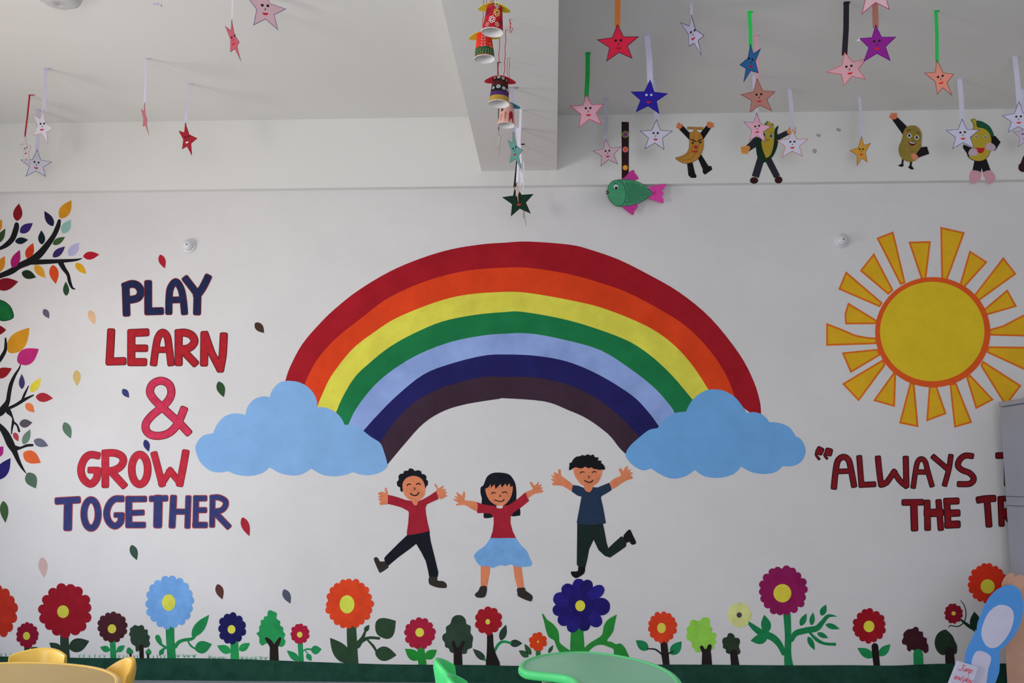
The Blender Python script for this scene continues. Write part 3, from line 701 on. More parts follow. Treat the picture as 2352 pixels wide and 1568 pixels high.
for i, (tp, w) in enumerate(pets):
    tq = Vector(zF4(tp)[0]); d = tq - cq; L = d.length; e = d / L; n = Vector((-e.y, e.x)); hw = w * 1.17 / 5.227 / 2
    pts = [tuple(cq), tuple(cq + e * L * .45 + n * hw * .8), tuple(cq + e * L * .75 + n * hw), tuple(cq + e * L * .95 + n * hw * .6), tuple(tq),
           tuple(cq + e * L * .95 - n * hw * .6), tuple(cq + e * L * .75 - n * hw), tuple(cq + e * L * .45 - n * hw * .8)]
    V.part('petal', MB().union(WALL, [smooth(pts, 4)], paint(pc[i], 1330, mottle=0.2, scale=22), 0, coat(2) + i * 0.00015))
V.part('blossom', MB().union(WALL, [ell(cq.x, cq.y, 30, 28, 24)], paint('#191255', 1330, mottle=0.2, scale=22), 0, coat(5)))
V.part('flower_center', MB().union(WALL, [ell(*zF4((798,473))[0], 60 / 5.227, 66 / 5.227, 24)], paint('#c8be40', 1330), 0, coat(6)), 'round centre of the flower')
flower('orange flower on a dark stem with two green leaves, beside the lime tree', zF4, (1783,732), (180,195), 14, '#b4341b', (1773,740,52,62), '#bdae42', [((1800,900,80),(1815,1050,88),(1832,1190,80)),((1775,1055,20),(1700,998,20),(1605,990,14)),((1860,1048,18),(1912,1020,16))], [((1612,1000),(1465,888),112,'#15683f'),((1888,1058),(2015,900),122,'#15683f')], '#1e1715', seed=14)
flower('biggest magenta flower with a green stem and curling branches', zF5, (1447,425), (322,328), 18, '#6e1142', (1438,458,115,118), '#b9aa37',
 [((1498,730,96),(1512,1000,84),(1508,1250,92),(1522,1395,118)),((1452,1230,60),(1400,1115,78),(1310,1025,90),(1180,975,90),(1080,905,70),(1002,835,34)),
  ((1560,1060,50),(1610,975,74),(1750,935,78),(1880,910,76),(1955,830,58),(2030,750,44),(2138,756,6)),((1790,965,26),(1880,1055,44),(1980,1105,36),(2112,1115,40))],
 [((1245,965),(1205,735),128),((1242,1035),(1030,1070),128),((1672,875),(1750,718),80),((1812,870),(1835,703),70),((1940,745),(2000,603),84),((1995,860),(2178,918),70),((1888,970),(2030,1035),66),((1770,1018),(1855,1192),74)], '#14643b', seed=15)
flower('pale yellow flower with a grey centre beside the biggest magenta flower', zF5, (885,740), (158,168), 13, '#b6ba76', (883,738,34,35), '#3a3442', seed=16)
flower('dark red flower with a black stem, beside the small maroon tree', zF6, (362,855), (212,222), 14, '#760e18', (357,860,68,72), '#b7ae37', [((432,1110,84),(440,1200,86),(456,1350,80))], [((410,1245),(213,1130),115,'#15693c'),((485,1228),(627,1083),105,'#15693c')], '#171011', seed=17)
flower('small crimson flower on a thin curling stem beside the cut-out board', zF6, (1415,700), (118,130), 11, '#690e1e', (1415,697,27,26), '#b5a83a', [((1505,775,22),(1600,850,42),(1690,900,56),(1760,980,50)),((1502,535,7),(1550,600,10),(1572,700,11),(1555,790,12)),((1355,872,8),(1380,850,12),(1470,862,13),(1540,818,12))], [((1700,905),(1675,675),140)], '#13271b', seed=18)
flower('orange-red flower beside the steel cabinet', zF6, (1842,325), (250,258), 18, '#ad2815', (1840,360,88,90), '#b0a834', seed=19)

GT = 'little painted trees along the foot of the wall'
def ptree(label, z, crown, col, trunks, tcol='#1c1616', sm=True):
    q = z(*crown); t = Thing('painted_tree', label, 'painted tree', P3(*avg(q)), GT); px = avg(q)[0]
    t.part('crown', MB().union(WALL, [smooth(q, 4)], paint(col, px, mottle=0.18, scale=14), 0, coat(1)))
    t.part('trunk', MB().union(WALL, [c for s in trunks for c in stroke(z(*s), m=5)], paint(tcol, px), 0, coat(2)))
    return t
ptree('small dark green tree beside the dark maroon flower', zF1, ((1620,1122),(1660,1135),(1700,1122),(1730,1145),(1735,1175),(1772,1180),(1775,1235),(1800,1260),(1790,1310),(1802,1340),(1785,1385),(1730,1395),(1690,1380),(1660,1440),(1630,1430),(1625,1380),(1585,1350),(1565,1300),(1568,1265),(1548,1235),(1562,1205),(1562,1165),(1590,1145)), '#26382c', [((1697,1380,54),(1702,1525,52))])
ptree('tiny green tree left of the small dark tree trunk', zF1, ((1548,1390),(1578,1412),(1600,1440),(1590,1468),(1550,1475),(1518,1455),(1525,1410)), '#257547', [((1567,1475,26),(1570,1522,26))])
ptree('tiny green tree between the small dark tree and the light blue flower', zF1, ((1785,1405),(1808,1425),(1818,1455),(1800,1482),(1765,1482),(1745,1450),(1762,1425)), '#257547', [((1777,1480,26),(1780,1522,26))])
ptree('bright green tree with a forked brown trunk', zF2, ((940,840),(985,855),(1025,880),(1020,940),(1065,975),(1062,1020),(1100,1050),(1100,1095),(1125,1130),(1110,1180),(1128,1210),(1110,1265),(1060,1280),(1000,1240),(900,1240),(850,1265),(815,1230),(812,1165),(780,1120),(812,1090),(812,1040),(832,1010),(830,965),(865,950),(870,920),(910,905),(915,860)), '#218449', [((992,1445,110),(990,1290,100)),((975,1290,60),(945,1230,60),(900,1182,36)),((1000,1290,60),(1030,1240,54),(1062,1180,34))], '#1e1916')
ptree('dark green tree with a forked black trunk, between two red flowers', zF3, ((900,585),(950,595),(990,640),(1000,690),(1050,720),(1050,800),(1080,850),(1070,920),(1065,975),(1015,1000),(1000,1045),(950,1050),(900,1020),(835,1040),(800,1020),(790,990),(745,965),(740,920),(710,870),(720,820),(755,795),(755,730),(805,690),(825,630),(860,595)), '#27392d', [((900,1185,106),(896,1020,100)),((875,1020,50),(842,912,40)),((915,1020,50),(962,912,40))], '#1d1815')
ptree('lime green tree with a forked dark trunk', zF5, ((300,800),(370,815),(410,775),(470,770),(505,800),(510,880),(538,910),(530,960),(580,970),(590,1010),(575,1055),(595,1090),(560,1130),(560,1170),(500,1190),(400,1190),(380,1215),(320,1215),(310,1180),(275,1150),(270,1090),(210,1050),(205,1000),(215,960),(205,910),(245,870),(250,820)), '#78ac3f', [((468,1388,136),(464,1230,116)),((440,1230,60),(400,1152,44)),((480,1220,70),(505,1140,52))])
ptree('smallest dark olive tree between the lime tree and the magenta flower', zF5, ((725,1020),(740,980),(780,970),(820,1000),(830,1030),(875,1035),(895,1080),(880,1140),(890,1180),(900,1210),(880,1245),(820,1240),(760,1240),(715,1220),(710,1180),(675,1160),(675,1120),(665,1080),(680,1035)), '#202c20', [((832,1388,108),(812,1225,92))])
ptree('maroon bushy tree on a bright green trunk', zF6, ((935,865),(975,880),(985,920),(1030,930),(1040,990),(1080,1010),(1080,1060),(1100,1100),(1100,1170),(1060,1195),(1020,1160),(975,1192),(900,1150),(870,1175),(835,1150),(830,1100),(780,1080),(770,1040),(790,1000),(790,950),(840,900),(900,890)), '#2e1318', [((972,1200,118),(978,1325,124))], '#17683a')
ptree('dark green tree on a black trunk beside the cut-out board', zF6, ((1310,900),(1345,920),(1400,975),(1430,1040),(1460,1110),(1450,1200),(1400,1200),(1350,1190),(1290,1220),(1240,1200),(1200,1150),(1180,1070),(1195,990),(1240,930)), '#19281c', [((1365,1170,112),(1372,1325,116))])

# small grass tufts
gr = []; rnd = random.Random(5)
def tuft(x, y, s, n):
    for i in range(n):
        a = -math.pi / 2 + (i - (n - 1) / 2) * 0.55 + rnd.uniform(-.15, .15)
        L = s * rnd.uniform(.7, 1.1)
        gr.append(capsule((x, y), (x + L * math.cos(a), y + L * math.sin(a)), 1.5, .7, 3))
for x, y in zF1(*[(12,1500),(70,1500),(130,1500),(955,1510),(1005,1510),(1075,1512),(1140,1512),(1195,1512),(1255,1515),(1430,1518),(1485,1518),(1525,1518),(1615,1520),(1650,1520),(1840,1520),(1890,1520),(1930,1520),(1975,1518)]): tuft(x, y, 8, 2)
for x, y in zF1(*[(2140,1512),(2215,1512),(2265,1512),(2330,1512)]) + zF2(*[(32,1410),(215,1420),(270,1428),(335,1430),(385,1432),(605,1432),(660,1438),(718,1438),(770,1435),(835,1428),(890,1430)]): tuft(x, y, 8, 4)
o = single('painted_grass', 'tiny green grass tufts painted along the dark green strip', 'grass', MB().union(WALL, gr, paint('#3a8b66', 300), 0, coat(0) + .0001), P3(300, 1505))
o['kind'] = 'stuff'
# ---------------------------------------------------------------- hanging paper stars
GS = 'paper stars hanging on ribbons from the ceiling'
def star(label, tips, z_depth, yaw, col, outc, ribc, ribw, top=None, eyes='#1a1512', mouth='#a51a20', face=True, f=None, tape=False, plane=None, whitetip=False, rib=True):
    """tips: top, upper right, lower right, lower left, upper left, in pixels. Hung from the ceiling (or the beam) at pixel `top`, or at the depth given."""
    plane = plane or CEIL
    f = f or light_at(tips[0][0]) * 0.97
    if top is not None:
        tp = P3(top[0], top[1], plane); y = tp.y
    else:
        y = z_depth; tp = None
    c = avg(tips)
    cp = P3(c[0], c[1], Plane((0, y, 0), (1, 0, 0), (0, -1, 0)))
    a = math.radians(yaw) - math.atan2(cp.x, cp.y) * (1.0 if yaw else 0.6)
    pl = Plane(cp, (math.cos(a), math.sin(a), 0), (math.sin(a), -math.cos(a), 0))
    uv = [Vector(pl.hit(*t)) for t in tips]
    cc = Vector((sum(p.x for p in uv) / 5, sum(p.y for p in uv) / 5))
    star10 = []
    for i in range(5):
        star10.append(uv[i]); m = (uv[i] + uv[(i + 1) % 5]) / 2; star10.append(cc + (m - cc) * 0.54)
    R = sum((p - cc).length for p in uv) / 5
    tip3 = pl.at(uv[0].x, uv[0].y, 0)
    if tp is None: tp = Vector((tip3.x, tip3.y, plane.p0.z))
    t = Thing('hanging_star', label, 'paper star', tp, GS)
    poly = [tuple(p) for p in star10]
    m_in, m_out = card(col, f=f), card(outc, f=f)
    body = MB().union(pl, [poly], m_out, -0.0005, 0.0004, uv=True).union(pl, [inset(poly, R * 0.028)], m_in, 0.0004, 0.0008, uv=True)
    body.union(pl, [inset(poly, R * 0.028)], m_in, -0.0009, -0.0005, uv=True)
    t.part('star_card', body)
    if whitetip:
        q = [uv[4] + Vector((-0.012, -0.012)), uv[4] + Vector((0.003, 0.004)), uv[4] + Vector((0.004, -0.014))]
        t.part('torn_tip', MB().union(pl, [[tuple(p) for p in q]], card('#c9c9cf', f=f), -0.0005, 0.0004, uv=True), 'white torn paper tip')
    if rib:
        w = ribw
        lo = pl.at(uv[0].x, uv[0].y - R * 0.18, -0.0012)
        side = Vector((math.cos(a * .4), math.sin(a * .4), 0)) * (w / 2)
        mid = (tp + lo) / 2 + Vector((w * 0.12, 0, 0))
        vs = []; pts = [tp, tp * .75 + mid * .25 , mid, lo * .7 + mid * .3, lo]
        for p in pts: vs += [p - side, p + side, p + side + Vector((0, .0006, 0)), p - side + Vector((0, .0006, 0))]
        fs = []
        for j in range(4):
            for k in range(4):
                A, Bq = j * 4 + k, j * 4 + (k + 1) % 4
                fs.append((A, Bq, Bq + 4, A + 4))
        rm = card(ribc, f=f)
        r = MB().faces(vs, fs, rm)
        t.part('ribbon', r)
        d = 0.032 if tape else 0.016
        tb = MB().box((tp.x - w / 2, tp.y - w * .45, plane.p0.z - 0.0015), (tp.x + d, tp.y + w * .45, plane.p0.z), rm)
        t.part('ribbon_tab', tb)
    if face:
        hh = 0.0009
        up = (uv[0] - cc).normalized(); rt = Vector((up.y, -up.x))
        # direction up of the face: roughly the mean of vertical and the top tip direction
        up = (up + Vector((0, 1))).normalized(); rt = Vector((up.y, -up.x))
        P = lambda x, y: cc + rt * (x * R) + up * (y * R)
        for s in (-1, 1):
            e = P(0.12 * s, 0.17)
            t.part('eye', MB().union(pl, [ell(e.x, e.y, R * .062, R * .062, 14)], card(eyes, f=f), 0.0004, hh + .0005, uv=True))
        n0, n1 = P(0.01, 0.03), P(-0.01, -0.04)
        if eyes == '#1a1512':
            t.part('nose', MB().union(pl, [capsule(n0, n1, R * .035, R * .035)], card(eyes, f=f), 0.0004, hh + .0005, uv=True))
        ms = [P(.13 * math.cos(q), -.17 + .10 * math.sin(q) * 1.0) for q in [math.pi + math.pi * i / 8 for i in range(9)]]
        t.part('mouth', MB().union(pl, [[tuple(p) for p in ms]], card(mouth, f=f), 0.0004, hh + .0005, uv=True))
    return t
LW = '#bdbbc8'
star('pale lilac star with a red outline on a white ribbon, above the white star', [(100,252),(124,295),(110,332),(77,311),(75,262)], 0, -35, '#b7b4bd', '#a88088', '#b0acbd', .022, top=(105,157), tape=True)
star('white star with a blue outline under the pale lilac star', [(85.5,343),(120,372),(105.5,405.7),(58.7,405.5),(46.7,366.6)], 0, 8, '#b9b7c4', '#3d3a78', '#b2aebf', .022, top=(88,252))
star('narrow white star with a red outline on a red ribbon', [(57,308),(71.4,335.5),(69.4,377.5),(52.8,377),(46.7,330)], 0, -60, '#b9b5b8', '#9c6a72', '#9a2430', .012, top=(68,218), tape=True)
star('dusty red star seen almost edge-on on a white ribbon', [(331.6,234),(338.5,275.5),(342.3,312.5),(328,291),(324,250)], 0, -74, '#a86068', '#8a4c54', '#b2aebf', .016, top=(335,134), tape=True, face=False)
star('deep red star with a white mouth on a white ribbon', [(425.5,280.6),(453.6,317.6),(441,358),(418,343),(410,300)], 0, -45, '#8c1f2a', '#701620', '#b0acbd', .018, top=(433,192), tape=True, mouth='#cfcdd0')
star('rose red star on a thin white string', [(532,43),(550,96.4),(554,141.6),(529,120),(517,59)], 4.3, -58, '#a64c5a', '#5e3a46', '#cfccd0', .004)
star('pink star with a dark outline at the photo top, beside the rose red star', [(604,-28),(658,20.7),(639,69.7),(581.7,58.7),(562,-14)], 4.3, 5, '#b2929a', '#5d5a78', '#b2aebf', .02)
star('blue star of which one point shows at the photo top', [(362,-88),(404,-52),(371,16),(330,-14),(318,-62)], 4.4, 10, '#2a6a98', '#27406a', '#b2aebf', .02, face=False)
# right bay
star('scarlet star on an orange ribbon', [(1418,54.8),(1468.4,83.7),(1453,135),(1392.6,141.6),(1370,91)], 4.25, 0, '#b01f38', '#241626', '#b5672f', .025, mouth='#8c1420')
star('pink star on a dark green ribbon beside the beam', [(1346.7,215.6),(1387.5,239),(1383,287),(1330,293.4),(1308.4,243)], 0, 0, '#b88c98', '#a8304c', '#1f8a3e', .024, top=(1350,122))
star('lilac star turned sideways on a thin white ribbon', [(1588,32.7),(1618,81.6),(1611,127.6),(1582,106.6),(1562,50.5)], 4.5, -42, '#9b98ac', '#3a2c40', '#a8a4b2', .011)
star('steel blue star on a bright green ribbon', [(1724,100),(1748,110.5),(1742.6,168.4),(1707.7,190),(1698.5,149)], 4.6, 48, '#28588a', '#1c2c4c', '#27b850', .019)
star('brown star on a pink ribbon, below the steel blue star', [(1738.8,178.6),(1782,210),(1774,256),(1721.7,259),(1700.5,216.8)], 0, 0, '#8c6258', '#6c2c34', '#b08890', .018, top=(1737,81))
star('pink star in front of the corn cutout', [(1738,258),(1772.4,290),(1758.4,328),(1721,324),(1707,279)], 0, -15, '#ae8494', '#54405e', '#a8a4b4', .02, top=(1731,173))
star('white star with a red outline touching the hand of the corn cutout', [(1820.4,296),(1857.4,319),(1843.4,359.7),(1795.4,362),(1784,322)], 0, 0, '#acaab8', '#a04444', '#a3a1ae', .023, top=(1813.5,204))
star('navy blue star with white eyes on a white ribbon', [(1493.4,182.4),(1534.7,214.8),(1514.8,262),(1460,258),(1448,210.5)], 0, 0, '#221c80', '#1c1660', '#a5a2b4', .03, top=(1486,80), eyes='#c4c4cf')
star('white star with a dark outline beside the banana cutout', [(1508,273.5),(1545.7,300.5),(1525.8,344.4),(1480.4,342.3),(1469.6,300.5)], 0, 0, '#aeacba', '#2c2832', '#a5a2b0', .024, top=(1502,182))
star('dusty pink star beside the dark strip that holds the fish', [(1391,318.4),(1426.8,336.7),(1419.4,377.5),(1379.6,382.6),(1360.7,346)], 0, 0, '#a8909a', '#5c3248', '#9a98a4', .023, top=(1391,228))
star('tilted light pink star on a black ribbon', [(1939.3,119),(1992,134),(1988.8,182.4),(1937.7,197.5),(1896.4,165.6)], 0, 0, '#bd9098', '#a23c3c', '#211d24', .026, top=(1944,6))
star('purple star with a torn white point', [(2011,55.6),(2059,84.4),(2046,140.6),(1983,142.6),(1973,88)], 4.3, 0, '#6c1a6c', '#3c1458', '#895a4c', .026, whitetip=True)
star('light pink star cut off by the photo top, above the purple star', [(2010,-72),(2062,-42),(2043.7,22.8),(1978.5,34),(1962,-38)], 4.0, 0, '#bf9da3', '#7c2c50', '#895a4c', .026, mouth='#a5402c')
star('peach star on a green ribbon', [(2151.6,136),(2191.5,170),(2187.3,220.6),(2152.8,218),(2121.6,167.4)], 0, -10, '#a4685a', '#50302c', '#1f8c40', .016, top=(2150,25))
star('white star with a blue outline in front of the pear cutout', [(2209.6,272),(2250.7,297.4),(2237.8,341.5),(2187.3,342.7),(2172,298.8)], 0, 0, '#a5a3b4', '#343468', '#9c9aa8', .026, top=(2204,181))
star('white star with a blue outline cut off by the photo edge', [(2340.6,232),(2378,262),(2364,306),(2315,304.5),(2301,265.7)], 0, 0, '#a5a3b4', '#343468', '#9c9aa8', .026, top=(2330.5,129))
star('mustard star turned sideways on a white ribbon', [(1978.9,312),(2000.7,328),(1993,373),(1968,381),(1950.7,346)], 0, 25, '#a57a30', '#703c24', '#9c9aa8', .019, top=(1974,222))
star('grey-lilac star hidden behind a white star at the photo edge', [(2350,280),(2382,302),(2372,340),(2338,338),(2326,302)], 0, 0, '#8c8492', '#54505c', '#9c9aa8', .02, top=(2347,205))
# under the cross beam
star('teal star turned sideways under the beam', [(1178,302),(1201,345),(1198,390),(1170.4,374.5),(1166,322)], 0, -52, '#5f8f88', '#46706a', '#a9a5b4', .02, top=(1176,201), plane=SOFF, tape=True, f=.85)
star('grey star seen edge-on behind the peach paper cup', [(1145,294),(1151,312),(1147,357),(1144,340),(1143,310)], 0, -80, '#85807c', '#54505a', '#3c3a40', .006, top=(1143,143), plane=SOFF, face=False, f=.5)
star('white star seen edge-on, highest of the three pale stars around the dark green star', [(1194,372),(1203,400),(1207,427),(1194,434),(1193,395)], 0, -76, '#b0aab6', '#958f9c', '#b0acb8', .024, top=(1188,294), plane=SOFF, tape=True, face=False, f=.5)
star('pale star with a red outline seen edge-on in front of the dark green star', [(1187,416),(1193,440),(1191,468),(1185,450),(1181,428)], 0, -72, '#8e8580', '#9a4a40', '#b0acb8', .014, top=(1196,251), plane=SOFF, tape=True, face=False, f=.5)
star('very dark green star under the beam', [(1183,424),(1226,445.4),(1219.3,490.6),(1173.3,497),(1153,452.7)], 0, 0, '#10261a', '#0d1a14', '#1c1a1e', .02, top=(1192,331), plane=SOFF, tape=True, f=.5, mouth='#a03024', eyes='#0c0e0c')
star('grey star seen edge-on, lowest of the stars under the beam', [(1200,455),(1206,478),(1209,521),(1201,500),(1199,475)], 0, -78, '#837a72', '#5c544e', '#a9a5a4', .01, top=(1203,371), plane=SOFF, tape=True, face=False, f=.5)

# ---------------------------------------------------------------- paper cup bells
GC = 'decorated paper cups hanging as bells under the beam'
RIM = 0.046
def cup(label, rimpx, rimrad, tilt, col, brim, seed, threads, deco, RIM=.040):
    y = RIM * FPX / rimrad
    c = P3(rimpx[0], rimpx[1], Plane((0, y, 0), (1, 0, 0), (0, -1, 0)))
    ax = Vector((math.sin(tilt[0]), math.sin(tilt[1]), 1)).normalized()
    u = ax.cross(Vector((0, 1, 0))).normalized(); w = u.cross(ax)     # u to the right, w away from the camera
    if u.x < 0: u = -u
    if w.y < 0: w = -w
    K = RIM / .046; H, r0, r1 = 0.115 * K, RIM * .965, 0.031 * K
    t = Thing('paper_cup_bell', label, 'paper cup', c + ax * H, GC)
    def cone(a, s, off=0.0):
        r = r0 + (r1 - r0) * s + off
        return c + ax * (s * H) + u * (r * math.sin(a)) - w * (r * math.cos(a))
    mb = MB(); n = 40
    def bandrows(s0, s1, m, off=0):
        vs = [cone(2 * math.pi * i / n, s, off) for s in (s0, s1) for i in range(n)]
        mb.faces(vs, [(i, (i + 1) % n, n + (i + 1) % n, n + i) for i in range(n)], m, True)
    for s0, s1, cc in col: bandrows(s0, s1, card(cc, f=.5))
    inner = card('#cfcbc9', f=.62)
    vs = [cone(2 * math.pi * i / n, s, -0.0012) for s in (0, .985) for i in range(n)]
    mb.faces(vs, [(n + i, n + (i + 1) % n, (i + 1) % n, i) for i in range(n)], inner, True)
    top = [cone(2 * math.pi * i / n, 1.0) for i in range(n)]; mb.faces(top, [list(range(n))], card(col[-1][2], f=.5))
    ti = [cone(2 * math.pi * i / n, .985, -.0012) for i in range(n)]; mb.faces(ti, [list(range(n))[::-1]], inner)
    t.part('cup_body', mb)
    rp = [cone(2 * math.pi * i / 28, 0, 0.001) for i in range(29)]
    t.part('cup_rim', MB().tube(rp, 0.0016, card('#c8c2be', f=.55), 6), 'white rolled rim')
    # brim: a pointed oval of card around the closed end
    bz = .93
    bp = []
    for i in range(28):
        a = 2 * math.pi * i / 28; k = abs(math.cos(a)) ** 1.6
        R = (0.034 + 0.034 * k) * K
        bp.append(c + ax * (H * bz - 0.016 * k + 0.006) + u * (R * math.cos(a)) + w * (min(R, .05 * K) * math.sin(a) * .95))
    cb = c + ax * (H * bz + .010)
    vs = bp + [cb] + [p + ax * .0012 for p in bp] + [cb + ax * .0012]
    fs = [(i, (i + 1) % 28, 28)[::-1] for i in range(28)] + [(29 + i, 29 + (i + 1) % 28, 57) for i in range(28)] + [(i, (i + 1) % 28, 29 + (i + 1) % 28, 29 + i) for i in range(28)]
    t.part('brim', MB().faces(vs, fs, card(brim, f=.5), False), 'pointed card brim')
    for (a, b, s, rr) in threads:
        pt = P3(b[0], b[1], SOFF) if b is not None else None
        st = c + ax * H + u * a
        if pt is None: pt = Vector((st.x + .004, st.y, HB))
        k = [st + (pt - st) * (i / 12) + Vector((math.sin(i * 1.9 + s) * .0016, 0, 0)) * (0 < i < 12) for i in range(13)]
        t.part('thread', MB().tube(k, rr, card('#8c2030', f=.5), 6))
    for nm, polys, cc in deco:
        m = MB()
        for pg in polys:                                       # polygons in (angle, height) on the cone
            vs = [cone(a, s, .0006) for a, s in pg] 
            ca = sum(a for a, s in pg) / len(pg); cs = sum(s for a, s in pg) / len(pg)
            vs.append(cone(ca, cs, .0007)); N = len(pg)
            m.faces(vs, [(i, (i + 1) % N, N) for i in range(N)], card(cc, f=.5))
        t.part(nm, m)
    return t
def mark(a, s, ra, rs, n=12, rot=0): return ell(a, s, ra, rs, n, rot)
def ringm(a, s, ra, rs, th=.35, n=14):
    out = []
    for i in range(n):
        t0, t1 = 2 * math.pi * i / n, 2 * math.pi * (i + 1) / n
        out.append([(a + ra * math.cos(t0), s + rs * math.sin(t0)), (a + ra * math.cos(t1), s + rs * math.sin(t1)),
                    (a + ra * (1 - th) * math.cos(t1), s + rs * (1 - th) * math.sin(t1)), (a + ra * (1 - th) * math.cos(t0), s + rs * (1 - th) * math.sin(t0))])
    return out
def blossom(a, s, R):
    out = []
    for i in range(6):
        t = 2 * math.pi * i / 6 + .4
        out += ringm(a + R * .62 * math.cos(t), s + R * .62 * .42 * math.sin(t), R * .36, R * .36 * .42, .42, 8)
    return out
cup('red paper cup with painted ring flowers and a yellow brim', (1131, 74), 27, (.08, .0), [(0, 1, '#8e1622')], '#c2bc2c', 1, [(-.006, None, 0, .0012), (.006, None, 1, .0012)],
    [('cup_flower', blossom(-.05, .33, .38), '#c9c3c0'), ('cup_flower', blossom(.42, .62, .42), '#b6b25a'), ('cup_flower', blossom(.4, .95, .4), '#9fc4b8'),
     ('cup_flower', blossom(-.42, .97, .38), '#7a4a28'), ('cup_flower', blossom(-.75, .66, .36), '#4a1c34'), ('cup_flower', blossom(-.5, .14, .22), '#c9928a'),
     ('cup_flower', blossom(.5, .16, .24), '#c4a78a'), ('cup_flower', blossom(-1.05, .32, .3), '#6a4a38'), ('cup_flower', blossom(1.0, .3, .34), '#4c1626')])
rn = random.Random(8)
dots = [mark(-1.2 + .28 * i + rn.uniform(-.05, .05), .07 + .065 * j, .035, .014, 6) for i in range(9) for j in range(4)]
lvs = [mark(-.05 + sx * .17, .40 + .12 * j, .13, .022, 8, sx * .55 * .6) for j in range(4) for sx in (-1, 1)]
scal = [mark(-1.1 + .5 * i, .28, .3, .10, 12) for i in range(6)]
cup('scarlet paper cup with a green dotted band and a yellow brim', (1113, 135.5), 25.5, (-.02, .0), [(0, .05, '#8c3020'), (.05, .3, '#24402a'), (.3, 1, '#b02a1e')], '#b4b030', 2,
    [(-.006, None, 0, .0012), (.006, None, 2, .0012)], [('cup_band', scal, '#24402a'), ('cup_dots', dots, '#b8c06a'), ('cup_leaves', lvs, '#b08a94'), ('cup_leaves', [mark(.75, .5, .1, .03), mark(.85, .38, .1, .03)], '#b0a060')])
sp = [m for a, s, r in [(-.75,.52,.17),(-.1,.55,.24),(.55,.5,.22),(1.1,.48,.2),(-.75,.93,.15),(-.15,.94,.22),(.45,.9,.2),(1.0,.86,.16)] for m in ringm(a, s, r, r * .3, .35, 12) + [mark(a, s, r * .3, r * .09, 8)]]
cup('dark striped paper cup with white spirals, gold lower band and red brim', (1146, 238.6), 26, (.05, .02), [(0, .22, '#8c7030'), (.22, .38, '#38224e'), (.38, .62, '#1a1618'), (.62, .8, '#3c1618'), (.8, 1, '#201416')], '#a8202c', 3,
    [(-.010, (1149, 62), 0, .0015), (.016, (1162, 68), 3, .0015)], [('cup_spirals', sp, '#b4b6b4')], RIM=.046)
door = [[(.35,.02),(.95,.02),(.98,.45),(.85,.55),(.62,.58),(.42,.52),(.33,.4)]]
def twig(a0, s0, h, sc=1.0):
    q = [[(a0 - .015, s0), (a0 + .015, s0), (a0 + .015, s0 + h), (a0 - .015, s0 + h)]]
    for j in range(4):
        for sx in (-1, 1):
            y = s0 + h * (.25 + .2 * j)
            q.append([(a0, y), (a0 + sx * .16 * sc, y + .05), (a0 + sx * .16 * sc, y + .07), (a0, y + .025)])
    return q
cup('peach paper cup with a red door and little drawn plants, blue brim', (1162.7, 287.5), 21.3, (.06, .0), [(0, 1, '#b3867a')], '#23708a', 4,
    [(-.005, None, 0, .001), (.005, None, 1, .001)], [('cup_door', door, '#801824'), ('cup_plants', twig(-.12, .08, .42), '#4a3438'), ('cup_plants', twig(-.75, .06, .36), '#8c4a50'), ('cup_window', [[(-.95,.55),(-.55,.58),(-.5,.85),(-.9,.85)]], '#2b272c')])
# loose red thread
q = Plane((0, 3.9, 0), (1, 0, 0), (0, -1, 0))
pts = [P3(x, y, q) for x, y in [(1175,-8),(1174,4),(1171.5,16),(1174,26),(1172,34),(1170,44),(1172,54),(1172.5,62),(1178,66),(1175,72),(1173,76),(1170.5,73),(1172,66),(1172.6,61)]]
pts = [Vector((pts[0].x, pts[0].y, HB))] + pts
t = Thing('loose_thread', 'loose twisted red thread dangling from the beam beside the red paper cup', 'thread', pts[0])
t.part('strand', MB().tube(pts, .0015, card('#96283a', f=.5), 6))
t.part('strand', MB().tube([p + Vector((.0035 * math.sin(i * 2.1), .002, 0)) for i, p in enumerate(pts[:9])], .0013, card('#96283a', f=.5), 6))

# ---------------------------------------------------------------- cutouts stuck on the beam over the wall
CB = lambda n: 0.0008 * (n + 1)
def cut(t, name, polys, col, k, px, label=None, sm=3):
    t.part(name, MB().union(BEAMP, [smooth(p, sm) if sm else p for p in polys], card(col, px=px), 0.0002, CB(k)), label)
def cuts(t, name, strokes_, w, col, k, px):
    t.part(name, MB().union(BEAMP, [c for s in strokes_ for c in stroke(s, w)], card(col, px=px), CB(k) - .0007, CB(k)))
zf = T(1330, 260, 6.534)
t = Thing('paper_strip', 'dark brown vertical paper strip with three coloured dots, above the fish', 'paper strip', P3(1436, 350, BEAMP))
cut(t, 'strip', [zf((637,128),(748,133),(746,1010),(640,1010))], '#2a1618', 0, 1436, sm=0)
for i, (x, y, r, a, b) in enumerate([(694,318,50,'#7c8c4a','#6a3a62'),(695,545,42,'#b8708c','#c9542e'),(693,817,41,'#c06a22','#c79a30')]):
    t.part('dot', MB().union(BEAMP, [ell(*zf((x,y))[0], r/6.534, r/6.534)], card(a, 1436), .0002, CB(1)).union(BEAMP, [ell(*zf((x,y))[0], r*.7/6.534, r*.7/6.534)], card(b, 1436), CB(1), CB(2)))
t = Thing('paper_fish', 'green paper fish with pink fins on the beam', 'paper fish', P3(1450, 443, BEAMP))
body = zf((420,1200),(425,1140),(450,1070),(500,1020),(560,1000),(640,995),(740,995),(850,1018),(960,1070),(1050,1140),(1100,1200,1),(1095,1220),(1030,1270),(900,1345),(780,1385),(640,1400),(560,1392),(500,1350),(450,1290))
cut(t, 'fin', [zf((640,995),(700,950),(745,890),(800,855),(825,860),(835,900),(860,925),(890,975),(885,990),(820,1012),(740,1030))], '#a8327c', 3, 1450)
